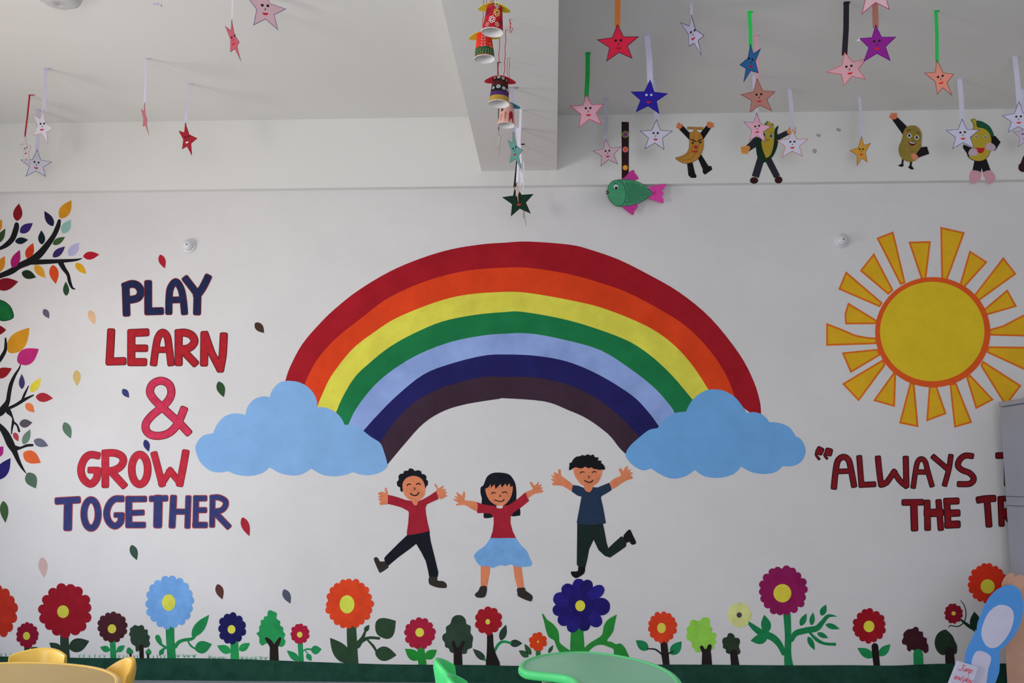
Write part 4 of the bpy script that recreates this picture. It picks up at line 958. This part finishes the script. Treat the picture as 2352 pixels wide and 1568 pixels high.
cut(t, 'fin', [zf((625,1380),(700,1370),(830,1360),(885,1385),(865,1430),(835,1465),(820,1520),(790,1518),(720,1470))], '#a8327c', 3, 1450)
cut(t, 'tail', [zf((1030,1150),(1100,1095),(1200,1075),(1298,1055,1),(1295,1100),(1245,1160),(1265,1190),(1260,1230),(1235,1245),(1270,1300),(1268,1350,1),(1180,1330),(1045,1268),(1060,1200))], '#bc3c8a', 3, 1450)
t.part('fish_body', MB().union(BEAMP, [smooth(body, 4)], card('#1c3a2c', 1450), .0002, CB(4)).union(BEAMP, [inset(smooth(body, 4), .9)], card('#3e8460', 1450, mottle=.1, scale=30), CB(4), CB(5)))
cuts(t, 'gill_line', [zf((590,1003),(650,1050),(695,1150),(700,1250),(680,1340),(625,1393))], 1.0, '#16281e', 6, 1450)
sc = []
for r in range(12):
    for k in range(16):
        x = 690 + k * 26 + (r % 2) * 13; y = 1020 + r * 32
        yc = 1200; half = 190 * (1 - ((x - 640) / 470.0) ** 2 * .95) if x < 1100 else 0
        if x > 640 and abs(y - yc) < half - 14 and x < 1075 and not (x < 712 and abs(y - 1200) < 110): 
            sc += stroke(zf((x,y-13),(x+12,y-8),(x+15,y),(x+12,y+8),(x,y+13)), .85, k=1, m=3)
for i in range(5): pass
t.part('scales', MB().union(BEAMP, sc, card('#26503a', 1450), CB(5), CB(6)), kind='stuff')
e = zf((553,1108))[0]; t.part('eye', MB().union(BEAMP, [ell(*e, 5.1, 5.1)], card('#b8bcc0', 1450), CB(5), CB(6)).union(BEAMP, [ell(e[0]+.4, e[1]+2.4, 3.1, 3.1)], card('#15120f', 1450), CB(6), CB(7)))
cuts(t, 'mouth', [zf((410,1172),(442,1190),(410,1212))], 2.2, '#4a1a1e', 7, 1450)
cuts(t, 'eyebrow', [zf((530,1060),(545,1050),(556,1060))], .8, '#15120f', 7, 1450)
cuts(t, 'tail_lines', [zf((1105,1200),(1150,1160)), zf((1105,1200),(1165,1185)), zf((1105,1205),(1165,1210)), zf((1105,1205),(1140,1245))], .5, '#6a1e4c', 5, 1450)

t = Thing('banana_cutout', 'angry banana paper cutout with black arms and legs', 'paper cutout', P3(1597, 345, BEAMP), 'fruit and vegetable cutouts on the beam')
for nm, c, k, p in [('arm','#141215',1,((1500,240),(1555,185),(1675,310),(1665,410))), ('arm','#141215',1,((1915,180),(1985,215),(1865,395),(1810,310))),
    ('leg','#141215',1,((1620,740),(1700,725),(1740,900),(1765,945),(1750,970),(1680,970),(1640,930))), ('leg','#141215',1,((1780,670),(1830,615),(1940,790),(1985,795),(1998,845),(1890,922),(1855,890),(1855,840)))]:
    cut(t, nm, [zf(*p)], c, k, 1597, sm=0)
cut(t, 'hand', [zf((1455,215),(1470,170),(1490,142),(1515,150),(1525,170),(1550,165),(1555,195),(1510,240),(1480,225))], '#b96c48', 2, 1597)
cut(t, 'hand', [zf((1915,180),(1925,135),(1960,130),(2000,145),(2025,165),(2010,180),(2028,205),(1990,215),(1940,220))], '#b96c48', 2, 1597)
bn = smooth(zf((1655,310),(1680,285),(1720,270,1),(1715,240,1),(1625,240,1),(1625,205,1),(1862,212,1),(1858,252,1),(1765,240,1),(1765,275,1),(1810,295),(1845,340),(1868,420),(1868,500),(1845,590),(1790,680),(1720,730),(1640,755),(1560,750),(1490,715),(1445,680,1),(1450,662,1),(1500,655),(1580,620),(1630,570),(1652,500),(1655,420)), 3)
t.part('banana', MB().union(BEAMP, [bn], card('#3a2812', 1597), .0002, CB(3)).union(BEAMP, [inset(bn, .6)], card('#9c6f2e', 1597), CB(3), CB(4)))
cuts(t, 'banana_lines', [zf((1718,330),(1716,420),(1690,540),(1610,635),(1500,678)), zf((1805,330),(1800,450),(1760,580),(1680,680),(1580,708),(1490,690))], .6, '#4a3214', 5, 1597)
cuts(t, 'eyebrow', [zf((1678,396),(1748,426))], 2.2, '#121012', 6, 1597); cuts(t, 'eyebrow', [zf((1777,426),(1840,394))], 2.2, '#121012', 6, 1597)
for x, y in ((1703,448),(1820,440)): cut(t, 'eye', [ell(*zf((x,y))[0], 2.2, 2.2)], '#121012', 6, 1597, sm=0)
cut(t, 'nose', [ell(*zf((1750,512))[0], 4, 4)], '#9c2228', 6, 1597, sm=0)
cut(t, 'mouth', [zf((1695,568),(1780,568),(1780,590),(1695,590))], '#9c2228', 6, 1597, sm=0)

zk = T(1680, 240, 8.254)
t = Thing('corn_cutout', 'corn cob paper cutout in a dark green husk with waving arms', 'paper cutout', P3(1758, 350, BEAMP), 'fruit and vegetable cutouts on the beam')
for nm, c, p in [('arm','#24212b',((270,790),(450,610),(560,660),(470,800),(330,890))), ('arm','#24212b',((860,580),(1050,490),(1110,560),(900,675))),
    ('leg','#24222c',((500,980),(620,1060),(520,1390),(385,1355))), ('leg','#24222c',((640,1070),(750,1010),(920,1345),(810,1395)))]:
    cut(t, nm, [zk(*p)], c, 1, 1758, sm=0)
cut(t, 'hand', [zk((170,830),(200,800),(260,790),(330,785),(355,830),(320,900),(295,945),(270,925),(240,938),(225,920),(190,940),(200,900),(180,890),(190,860))], '#b97c3c', 2, 1758)
cut(t, 'hand', [zk((1048,515),(1075,480),(1100,430),(1190,430),(1215,440),(1205,465),(1218,480),(1205,500),(1220,530),(1200,550),(1080,558))], '#b97c3c', 2, 1758)
cut(t, 'husk', [zk((460,800),(450,720),(480,620),(560,650),(600,640),(790,540),(830,450),(880,402,1),(888,420),(865,530),(890,600),(885,700),(850,850),(780,990),(700,1050),(610,1105),(540,1070),(490,990))], '#14281c', 2, 1758)
cut(t, 'husk_tip', [zk((615,400),(640,350),(692,308,1),(685,350),(650,400)), zk((760,390),(785,358,1),(795,400))], '#4c5a28', 4, 1758)
cut(t, 'cob', [zk((640,370),(720,335),(775,370),(805,440),(810,600),(795,780),(740,960),(655,1018,1),(600,880),(570,760),(570,690),(600,560),(615,450))], '#96802a', 3, 1758)
for x, y in ((750,598),(620,572)):
    q = zk((x,y))[0]; t.part('eye', MB().union(BEAMP, [ell(*q, 3.8, 4.8)], card('#7f9a9c', 1758), CB(3), CB(4)).union(BEAMP, [ell(q[0]-.2, q[1]+.2, 2.4, 3.4)], card('#14202a', 1758), CB(4), CB(5)))
cuts(t, 'mouth', [zk((645,672),(685,682),(715,662))], .9, '#4c2018', 5, 1758)
cuts(t, 'eyebrow', [zk((725,545),(755,535),(785,550))], .5, '#4c3018', 5, 1758)
cut(t, 'shoe', [ell(*zk((428,1440))[0], 9.4, 7.5)], '#2c1414', 2, 1758, sm=0); cut(t, 'shoe', [ell(*zk((892,1430))[0], 8.8, 8.2)], '#2c1414', 2, 1758, sm=0)

zq = T(2000, 230, 6.682)
t = Thing('potato_cutout', 'smiling potato paper cutout waving one arm', 'paper cutout', P3(2090, 330, BEAMP), 'fruit and vegetable cutouts on the beam')
cut(t, 'arm', [zq((325,295),(408,262),(560,410),(500,540))], '#151316', 1, 2090, sm=0)
cut(t, 'arm', [zq((770,725),(858,715),(893,825),(720,885),(690,830))], '#151316', 5, 2090, sm=0)
cut(t, 'hand', [zq((275,255),(300,240),(285,215),(310,220),(320,192),(345,210),(365,190),(380,210),(400,195),(402,240),(405,270),(355,300),(300,275))], '#ae6444', 2, 2090)
cut(t, 'hand', [zq((615,840),(650,822),(700,840),(722,880),(690,922),(640,905))], '#ae6a54', 6, 2090)
cut(t, 'leg', [zq((480,900),(505,920),(498,975),(505,1010),(470,1025),(415,1005),(470,975))], '#131214', 1, 2090, sm=0)
cut(t, 'leg', [zq((605,935),(635,945),(625,1005),(660,1050),(650,1065),(610,1060),(572,1030),(595,1000))], '#131214', 1, 2090, sm=0)
t.part('potato', MB().union(BEAMP, [smooth(zq((635,390),(700,405),(750,450),(778,530),(775,640),(770,740),(745,850),(690,920),(610,948),(530,930),(465,880),(430,800),(435,700),(470,620),(490,530),(510,460),(560,405)), 4)], card('#74632c', 2090, mottle=.22, scale=40), .0002, CB(4)))
for x, y, r in ((588,550,34),(703,578,33)):
    q = zq((x,y))[0]; t.part('eye', MB().union(BEAMP, [ell(*q, r/6.682, r/6.682)], card('#b9bcc0', 2090), CB(4), CB(5)).union(BEAMP, [ell(q[0]-.3, q[1]-.2, 3.0, 3.1)], card('#12202c', 2090), CB(5), CB(6)))
cuts(t, 'eyebrow', [zq((560,478),(580,460),(606,464))], 1.6, '#2a1e10', 5, 2090); cuts(t, 'eyebrow', [zq((706,490),(725,500),(742,520))], 1.8, '#2a1e10', 5, 2090)
t.part('mouth', MB().union(BEAMP, [smooth(zq((568,628),(620,650),(688,655),(670,690),(630,702),(595,682)), 3)], card('#4c1418', 2090), CB(4), CB(5)).union(BEAMP, [zq((580,634),(622,654),(678,660),(670,670),(622,668),(590,652))], card('#b0aeb0', 2090), CB(5), CB(6)))
cuts(t, 'nose', [zq((645,590),(632,605),(645,612))], .6, '#4a3a18', 5, 2090)

t = Thing('pear_cutout', 'yellow pear paper cutout with a green leaf and pink shoes', 'paper cutout', P3(2252, 345, BEAMP), 'fruit and vegetable cutouts on the beam')
cut(t, 'leaf', [zq((1610,325),(1680,320),(1750,350),(1830,410),(1890,540),(1850,590),(1780,500),(1700,450),(1620,440))], '#14402c', 1, 2250)
cut(t, 'arm', [zq((1830,560),(1910,550),(1990,645),(1905,778),(1885,770),(1895,715),(1820,660))], '#131114', 2, 2250, sm=0)
cut(t, 'arm', [zq((1420,680),(1560,740),(1520,800),(1530,860),(1490,870),(1470,810),(1415,730))], '#131114', 2, 2250, sm=0)
cut(t, 'leg', [zq((1590,930),(1695,930),(1700,1040),(1690,1108),(1560,1082))], '#131114', 1, 2250, sm=0)
cut(t, 'leg', [zq((1690,930),(1775,905),(1838,1078),(1725,1112),(1700,1035))], '#131114', 1, 2250, sm=0)
cut(t, 'shoe', [zq((1550,1080),(1690,1108),(1670,1230),(1600,1275),(1530,1250),(1510,1170))], '#9c747c', 2, 2250)
cut(t, 'shoe', [zq((1720,1112),(1840,1080),(1910,1190),(1870,1270),(1800,1275),(1750,1200))], '#9c747c', 2, 2250)
pr = smooth(zq((1580,410),(1560,340),(1535,310),(1555,288),(1600,292),(1620,330),(1635,410),(1730,430),(1810,490),(1850,590),(1845,700),(1830,800),(1780,890),(1700,935),(1610,938),(1540,910),(1495,870),(1530,820),(1540,700),(1530,580),(1555,460)), 4)
t.part('pear', MB().union(BEAMP, [pr], card('#1a1c14', 2250), .0002, CB(3)).union(BEAMP, [inset(pr, .9)], card('#8f7c28', 2250), CB(3), CB(4)))
for x, y in ((1610,562),(1750,570)):
    q = zq((x,y))[0]; t.part('eye', MB().union(BEAMP, [ell(*q, 4.1, 4.1)], card('#8e8c84', 2250), CB(4), CB(5)).union(BEAMP, [ell(q[0]+.2, q[1]+.3, 1.6, 1.6)], card('#2a2822', 2250), CB(5), CB(6)))
cut(t, 'mouth', [zq((1605,735,1),(1745,738,1),(1720,800),(1680,817),(1640,800))], '#901a20', 5, 2250)
cut(t, 'hand', [zq((1760,700),(1800,660),(1845,660),(1910,715),(1890,775),(1800,770),(1755,745))], '#96848e', 6, 2250)
cut(t, 'hand', [zq((1495,800),(1545,740),(1600,760),(1640,765),(1620,785),(1645,805),(1620,825),(1630,850),(1520,858))], '#96848e', 6, 2250)

t = Thing('aubergine_cutout', 'dark brown leg and shoe of a cutout cut off by the photo edge', 'paper cutout', P3(2352, 370, BEAMP), 'fruit and vegetable cutouts on the beam')
cut(t, 'leg', [zq((2340,860),(2420,820),(2400,1000),(2290,990))], '#2a1516', 1, 2340, sm=0)
cut(t, 'shoe', [zq((2290,975),(2265,1035),(2285,1080),(2330,1102),(2400,1090),(2410,1000))], '#241213', 2, 2340)
cut(t, 'body', [ell(*zq((2470,700))[0], 12, 26)], '#3a2440', 0, 2340, sm=0)

# grey tape left on the beam
for (x, y, a, lab) in [(1880, 311, .5, 'grey tape scrap nearest the corn cutout, upper one'), (1926, 298, .45, 'grey tape scrap farthest from the corn cutout'), (1871, 347, -.2, 'round grey tape scrap below the other two')]:
    m = MB(); r = 5.2
    pg = [(x + r * 1.2 * math.cos(a + q) , y + r * math.sin(a + q)) for q in (.6, 2.5, 3.75, 5.6)] if 'round' not in lab else ell(x, y, 5, 5.5, 14)
    m.union(BEAMP, [pg], card('#83827f', 1900, mottle=.2, scale=60), 0.0001, .001)
    single('tape_scrap', lab, 'tape', m, P3(x, y, BEAMP), 'tape scraps on the beam')

# ---------------------------------------------------------------- fittings on the wall and ceiling
for (x, y, lab) in [(434, 565, 'white round wall cap above the word PLAY'), (1932, 553, 'white round wall cap beside the painted sun')]:
    p = P3(x, y); s = D / FPX * 1.0
    t = Thing('wall_cap', lab, 'wall cap', p, 'round caps on the painted wall')
    t.part('base_plate', MB().lathe(p, [(0, 0), (17 * s, 0), (17 * s, .008), (15.5 * s, .012), (0, .012)], M_WHITE, axis=(0, -1, 0)))
    t.part('dome', MB().lathe(p + Vector((0, -.011, 0)), [(12.5 * s, 0), (12.3 * s, .012), (10 * s, .024), (6 * s, .032), (0.0005, .035)], M_WHITE, axis=(0, -1, 0)))
    t.part('hole', MB().lathe(p + Vector((.002, -.0445, 0)), [(1.6 * s, 0), (1.6 * s, .002), (.0003, .002)], mat((.02, .02, .02), name='dark_hole', mottle=0), n=12, axis=(0, -1, 0)))
p = P3(138, -26, CEIL)
t = Thing('ceiling_lamp', 'round clear glass ceiling lamp cut off by the photo top', 'lamp', p)
M_GL = mat((.9, .9, .9), rough=.25, spec=.4, mottle=0, trans=.45, name='clear_glass')
t.part('lamp_base', MB().lathe(p, [(0.09, 0), (0.09, .02), (.06, .028), (0.0005, .028)], M_WHITE, axis=(0, 0, -1)))
t.part('glass_bowl', MB().lathe(p + Vector((0, 0, -.012)), [(.098, 0), (.1, .02), (.09, .045), (.06, .062), (.0005, .068), (.0005, .064), (.057, .058), (.086, .042), (.096, .02), (.094, 0)], M_GL, axis=(0, 0, -1)))
# ---------------------------------------------------------------- furniture
TH = 0.50
def plastic(h, f=.55, **k): return mat([c / f for c in hexlin(h)], rough=.38, spec=.45, mottle=.05, scale=4, name='moulded_plastic', **k)
def slab(outline, z0, z1, m, r=.012, steps=4, name_m=None, top_m=None, lip=0):
    """A horizontal slab from a 2-D outline with rounded edges; with a lip the middle of the top lies a little lower."""
    mb = MB(); n = len(outline); rings = []
    for i in range(steps + 1):
        a = math.pi / 2 * i / steps
        rings.append((r * (1 - math.sin(a)), z0 + r * (1 - math.cos(a))))
    for i in range(steps + 1):
        a = math.pi / 2 * i / steps
        rings.append((r * (1 - math.cos(a)), z1 - r * (1 - math.sin(a))))
    vs = []
    for ins, z in rings:
        q = inset(outline, ins) if ins > 1e-6 else outline
        vs += [(x, y, z) for x, y in q]
    fs = []
    for j in range(len(rings) - 1):
        for i in range(n):
            a, b = j * n + i, j * n + (i + 1) % n
            fs.append((a, b, b + n, a + n))
    mb.faces(vs, fs, m, True)
    k = len(rings) - 1
    if lip:
        o2 = inset(outline, r + lip); o3 = inset(outline, r + lip + .004)
        base = len(mb.v); N0 = base - n
        mb.v += [Vector((x, y, z1)) for x, y in o2] + [Vector((x, y, z1 - .004)) for x, y in o3]
        s = mb.slot(m); 
        for i in range(n):
            j2 = (i + 1) % n
            mb.f.append([N0 + i, N0 + j2, base + j2, base + i]); mb.mi.append(s); mb.smooth.append(False)
            mb.f.append([base + i, base + j2, base + n + j2, base + n + i]); mb.mi.append(s); mb.smooth.append(True)
        pl = horiz(z1 - .004)
        mb.union(pl, [o3], top_m or m, -.002, 0, uv=True)
    else:
        mb.union(horiz(z1), [inset(outline, r)], top_m or m, -.002, 0, uv=True)
    mb.union(horiz(z0), [inset(outline, r)], m, 0, .002, uv=True)
    return mb
def table(label, outline, col, topcol, legs, loc, legr=.019):
    t = Thing('kids_table', label, 'table', loc)
    t.part('tabletop', slab(outline, TH - .032, TH, plastic(col), r=.012, top_m=plastic(topcol), lip=.006))
    M = mat((.45, .46, .47), rough=.4, metal=.4, mottle=0, name='grey_pipe')
    for x, y in legs:
        l = t.part('leg', MB().lathe((x, y, .012), [(legr, 0), (legr, TH - .052)], M, n=20))
        t.sub(l, 'foot_cap', MB().lathe((x, y, 0), [(legr + .004, 0), (legr + .004, .02), (legr, .024)], mat((.05, .05, .05), name='rubber', mottle=0), n=20))
    return t
cx, cy, R = -1.99, 3.31, .53
table('round yellow table with a yellow chair on either side', [(cx + R * math.cos(a), cy + R * math.sin(a)) for a in [2 * math.pi * i / 72 for i in range(72)]],
      '#b8964a', '#957c40', [(cx + .34 * math.cos(math.radians(q)), cy + .34 * math.sin(math.radians(q))) for q in (10, 100, 190, 280)], (cx, cy, 0))
HT = horiz(TH)
gp = [(1191,1531),(1192,1525),(1199,1516),(1220,1507),(1250,1500),(1290,1495.5),(1340,1494),(1400,1499),(1460,1510),(1510,1524),(1545,1541),(1565,1560),(1572,1580)]
near = [(1318,1575),(1318,1566),(1311,1558),(1296,1551),(1270,1547),(1230,1543),(1203,1539)]
out = [P3(x, y, HT) for x, y in gp]; nr = [P3(x, y, HT) for x, y in near]
outl = [(p.x, p.y) for p in out]; nrl = [(p.x, p.y) for p in nr]
ex, ey = outl[-1]; nx, ny = nrl[0]
mid = [(ex + .01, ey - .2), (ex - .03, ey - .42), (ex - .14, ey - .58), (ex - .29, ey - .66), (ex - .43, ey - .64), (ex - .50, ey - .54), (ex - .49, ey - .43), (ex - .41, ey - .34), (nx - .0, ny - .2), (nx + .02, ny - .09)]
poly = smooth(outl + mid + nrl, 3)
poly = poly[::-1] if sum(poly[i][0] * poly[(i + 1) % len(poly)][1] - poly[(i + 1) % len(poly)][0] * poly[i][1] for i in range(len(poly))) < 0 else poly
lg = P3(1256, 1551, horiz(TH - .05))
table('green kidney-shaped table below the big violet flower', poly, '#48b46c', '#70ab89', [(lg.x, lg.y), (ex - .10, ey + .05), (ex - .12, ey - .45), (ex - .40, ey - .52)], (ex - .25, ey - .2, 0))

def chair(label, loc, rz, col, group, H=.52, W=.30, arch=.055):
    """Small moulded chair; it faces its own +y."""
    M = plastic(col); t = Thing('kids_chair', label, 'chair', loc, group); t.o.rotation_euler = (0, 0, rz)
    t.loc = Vector((0, 0, 0))
    sw, sd, sh = W / 2, .13, .28
    ol = smooth([(-sw, -sd), (-sw * .92, sd * .6), (-sw * .7, sd), (sw * .7, sd), (sw * .92, sd * .6), (sw, -sd), (sw * .8, -sd * 1.15), (-sw * .8, -sd * 1.15)], 4)
    ol = ol[::-1] if sum(ol[i][0] * ol[(i + 1) % len(ol)][1] - ol[(i + 1) % len(ol)][0] * ol[i][1] for i in range(len(ol))) < 0 else ol
    t.part('seat', slab(ol, sh - .025, sh, M, r=.008))
    # curved backrest with an arched top
    mb = MB(); nu, nv = 18, 8; grid = {}
    vs = []
    for side, off in ((0, 0.0), (1, -.028)):
        for j in range(nv + 1):
            for i in range(nu + 1):
                u = -1 + 2 * i / nu; v = j / nv
                top = H - arch * abs(u) ** 2.2
                z0 = sh - .02 + (.05 if abs(u) < .6 else .0)
                z = z0 + (top - z0) * v
                ww = sw * (.96 + .04 * v)
                y = -sd - .02 - .035 * v + .055 * u * u + off * (1 - .35 * (v == 1))
                vs.append((ww * u * (1 - .03 * (abs(u) == 1) * (side == 0)), y, z + (0.004 if side == 1 and j == nv else 0)))
    N = (nu + 1) * (nv + 1); fs = []
    idx = lambda s, i, j: s * N + j * (nu + 1) + i
    for j in range(nv):
        for i in range(nu):
            fs.append((idx(0, i, j), idx(0, i, j + 1), idx(0, i + 1, j + 1), idx(0, i + 1, j)))
            fs.append((idx(1, i, j), idx(1, i + 1, j), idx(1, i + 1, j + 1), idx(1, i, j + 1)))
    for i in range(nu):
        fs.append((idx(0, i, nv), idx(1, i, nv), idx(1, i + 1, nv), idx(0, i + 1, nv)))
        fs.append((idx(0, i, 0), idx(0, i + 1, 0), idx(1, i + 1, 0), idx(1, i, 0)))
    for j in range(nv):
        fs.append((idx(0, 0, j), idx(1, 0, j), idx(1, 0, j + 1), idx(0, 0, j + 1)))
        fs.append((idx(0, nu, j), idx(0, nu, j + 1), idx(1, nu, j + 1), idx(1, nu, j)))
    mb.faces(vs, fs, M, True)
    b = t.part('backrest', mb)
    bv = b.modifiers.new('bevel', 'BEVEL'); bv.width = .006; bv.segments = 3; bv.limit_method = 'ANGLE'; bv.angle_limit = math.radians(50)
    for sx in (-1, 1):
        for sy in (-1, 1):
            a = Vector((sx * (sw - .03), sy * (sd - .03), sh - .02)); e = Vector((sx * (sw - .005), sy * (sd + .01), 0))
            t.part('leg', MB().tube([a, a.lerp(e, .5), e], [.018, .016, .014], M, 10))
    return t
GY = 'small moulded chairs at the children tables'
def floor_xy(px, py, z): q = P3(px, py, horiz(z)); return q.x, q.y
x, y = floor_xy(87, 1494, .51)
chair('yellow chair tucked behind the round yellow table', (x, y + .03 - .17, 0), math.pi, '#c7a344', GY, W=.235, H=.51, arch=.022)
bpy.context.view_layer.update()
x, y = floor_xy(287, 1519, .515)
chair('yellow chair at the side of the round yellow table, by the dark green strip', (x - .135, y - .06, 0), math.radians(143), '#c79a3a', GY, W=.17, H=.512, arch=.05)
x, y = floor_xy(1019, 1512, .52)
chair('green chair nearest the painted wall, between the two tables', (x + .17, y, 0), math.radians(-88), '#3fc46c', GY, W=.20, arch=.04)
x, y = floor_xy(1047, 1549, .52)
chair('green chair in front of the other green chair, lower in view', (x + .17, y, 0), math.radians(-88), '#3fc46c', GY, W=.20, arch=.04)

# steel cabinet standing beside the painted wall
M_ST = mat((.36, .38, .45), rough=.45, spec=.4, mottle=.04, scale=5, name='steel_enamel')
M_SD = mat((.05, .05, .07), rough=.6, mottle=0, name='dark_gap')
yb = D - .14
cpl = Plane((0, yb, 0), (1, 0, 0), (0, -1, 0))
cb = P3(2303, 1100, cpl); ct = P3(2299, 923, cpl); X0 = (cb.x + ct.x) / 2; CH = ct.z; CW, CDp = .9, .5
t = Thing('steel_cabinet', 'tall grey steel cabinet at the edge of the painted wall', 'cabinet', (X0 + CW / 2, yb - CDp / 2, 0))
t.part('cabinet_body', MB().box((X0, yb - CDp, .06), (X0 + CW, yb, CH - .03), M_ST, bev=.006))
t.part('top_cap', MB().box((X0 - .004, yb - CDp - .004, CH - .028), (X0 + CW + .004, yb + .004, CH), M_ST, bev=.004))
t.part('plinth', MB().box((X0 + .02, yb - CDp + .02, 0), (X0 + CW - .02, yb - .02, .06), M_SD))
for zz in (P3(2320, 1139, cpl).z, P3(2320, 1160, cpl).z):
    t.part('side_seam', MB().box((X0 - .0012, yb - CDp + .01, zz - .0015), (X0 + .001, yb - .01, zz + .0015), M_SD))
for i in (0, 1):
    a = X0 + .01 + i * (CW / 2 - .008)
    d = t.part('door', MB().box((a, yb - CDp - .018, .075), (a + CW / 2 - .014, yb - CDp - .001, CH - .045), M_ST, bev=.004))
    hx = a + (CW / 2 - .06 if i == 0 else .045)
    t.sub(d, 'handle', MB().box((hx, yb - CDp - .045, .8), (hx + .016, yb - CDp - .018, .95), M_WHITE, bev=.004))

# brown board and blue cut-out board leaning in front of the cabinet
zj = T(2160, 1280, 5.443)
bpB = Plane((0, 5.12, 0), (1, 0, 0), (0, -1, 0))
bpF = Plane((0, 5.02, 0), (1, 0, 0), (0, -1, 0))
def ground(pl, pts): return [pl.hit(*p) for p in pts]
bb = smooth(zj((765,330),(800,250),(870,190),(905,200),(925,240),(960,215),(1020,225),(1060,260)), 3, False)
g = ground(bpB, bb); g = [(g[0][0] - .005, .0)] + g + [(g[-1][0] + .30, g[-1][1] - .03), (g[-1][0] + .34, .0)]
single('brown_board', 'light brown cardboard board behind the blue cut-out board', 'board', MB().union(bpB, [g], mat([c / .36 for c in hexlin('#8a6a58')], name='cardboard', mottle=.12, scale=8), 0, .008, uv=True), (g[0][0] + .2, 5.12, 0))
t = Thing('cutout_board', 'plain blue and white cut-out board leaning beside the steel cabinet', 'board', P3(2290, 1480, bpF) * Vector((1, 1, 0)).length if False else Vector((P3(2290, 1480, bpF).x, 5.02, 0)))
BL, WT = card('#3f73ac', 2300), card('#a3a2b4', 2300)
head = smooth(zj((455,870),(500,720),(560,580),(640,460),(740,380),(860,342),(950,370),(1005,450),(1028,600),(1010,760),(960,900),(880,1020),(740,1150),(600,1170),(480,1080)), 4)
low = ground(bpF, smooth(zj((440,900),(380,1040),(320,1160),(298,1300),(300,1420),(310,1560)), 3, False))
rt = ground(bpF, smooth(zj((735,1140),(735,1340),(725,1440),(680,1568)), 3, False))
lowp = low + [(low[-1][0] + .02, .0), (rt[-1][0] - .02, .0)] + rt[::-1]
t.part('board', MB().union(bpF, [ground(bpF, head), lowp], BL, 0, .006, uv=True), 'blue board')
t.part('white_panel', MB().union(bpF, [smooth(zj((520,850),(600,680),(730,590),(860,620),(910,720),(880,880),(800,1020),(690,1120),(580,1110),(510,990)), 4)], WT, .006, .0075), 'plain white panel')
t.part('white_panel', MB().union(bpF, [smooth(zj((455,1165),(620,1230),(590,1400),(540,1640),(400,1660),(380,1330)), 4)], WT, .006, .0075), 'plain white panel')
# the card that it holds
cp = Plane((0, 4.985, 0), (1, 0, 0), (0, -1, 0))
t = Thing('message_card', 'white card with red handwriting leaning on the blue board', 'card', P3(2200, 1560, cp))
q = [cp.hit(*p) for p in zj((235,1302),(250,1300),(468,1365),(470,1375),(385,1590))]
g = q + [(q[-1][0] - .085, .62), (q[0][0] - .10, .63)]
g = [cp.hit(*p) for p in zj((228,1306),(245,1300),(462,1362),(470,1372),(330,1800),(60,1730))]
t.part('card', MB().union(cp, [g], card('#aaa9ba', 2200), -.026, .0015, uv=True))
tx = {'J': [((28,0),(30,-70)), ((30,-8),(20,6),(2,0),(0,-12)), ((10,-72),(50,-70))], 'u': [((0,-38),(2,-8),(14,0),(26,-10),(28,-40)), ((28,-40),(32,0))],
 'm': [((0,0),(2,-38)), ((2,-28),(14,-40),(20,-28),(20,0)), ((20,-28),(32,-40),(38,-28),(40,0))], 'p': [((2,-38),(0,32)), ((2,-30),(16,-42),(28,-30),(24,-8),(12,0),(2,-6))],
 'a': [((26,-34),(12,-40),(2,-26),(4,-6),(16,0),(26,-12)), ((28,-38),(28,-8),(34,0))], 'n': [((0,0),(2,-38)), ((2,-28),(14,-40),(24,-28),(26,0))],
 'd': [((26,-34),(12,-38),(2,-24),(4,-4),(16,0),(26,-12)), ((30,-72),(28,0))], 'l': [((4,-72),(2,-8),(8,0))], 'y': [((0,-38),(4,-14),(14,-6),(24,-14)), ((28,-40),(24,10),(12,30),(0,22))], ' ': []}
wd = {'J': 52, 'u': 38, 'm': 48, 'p': 34, 'a': 40, 'n': 34, 'd': 38, 'l': 14, 'y': 36, ' ': 20}
def scribe(text, x0, y0, ang, k):
    polys = []; x = 0; c, s = math.cos(ang), math.sin(ang)
    for ch in text:
        for st in tx[ch]:
            pts = []
            for a, b in st:
                a2 = a + x - b * .28
                pts.append((x0 + k * (a2 * c - b * s), y0 + k * (a2 * s + b * c)))
            polys += stroke(zj(*pts), 1.25, k=3, m=4)
        x += wd[ch]
    return polys
MR = card('#a8263c', 2200)
t.part('handwriting', MB().union(cp, scribe('Jump', 228, 1400, .26, .98), MR, .0015, .0024), 'red handwritten word Jump')
t.part('handwriting', MB().union(cp, scribe('and play', 162, 1510, .26, .92), MR, .0015, .0024), 'red handwritten words and play')
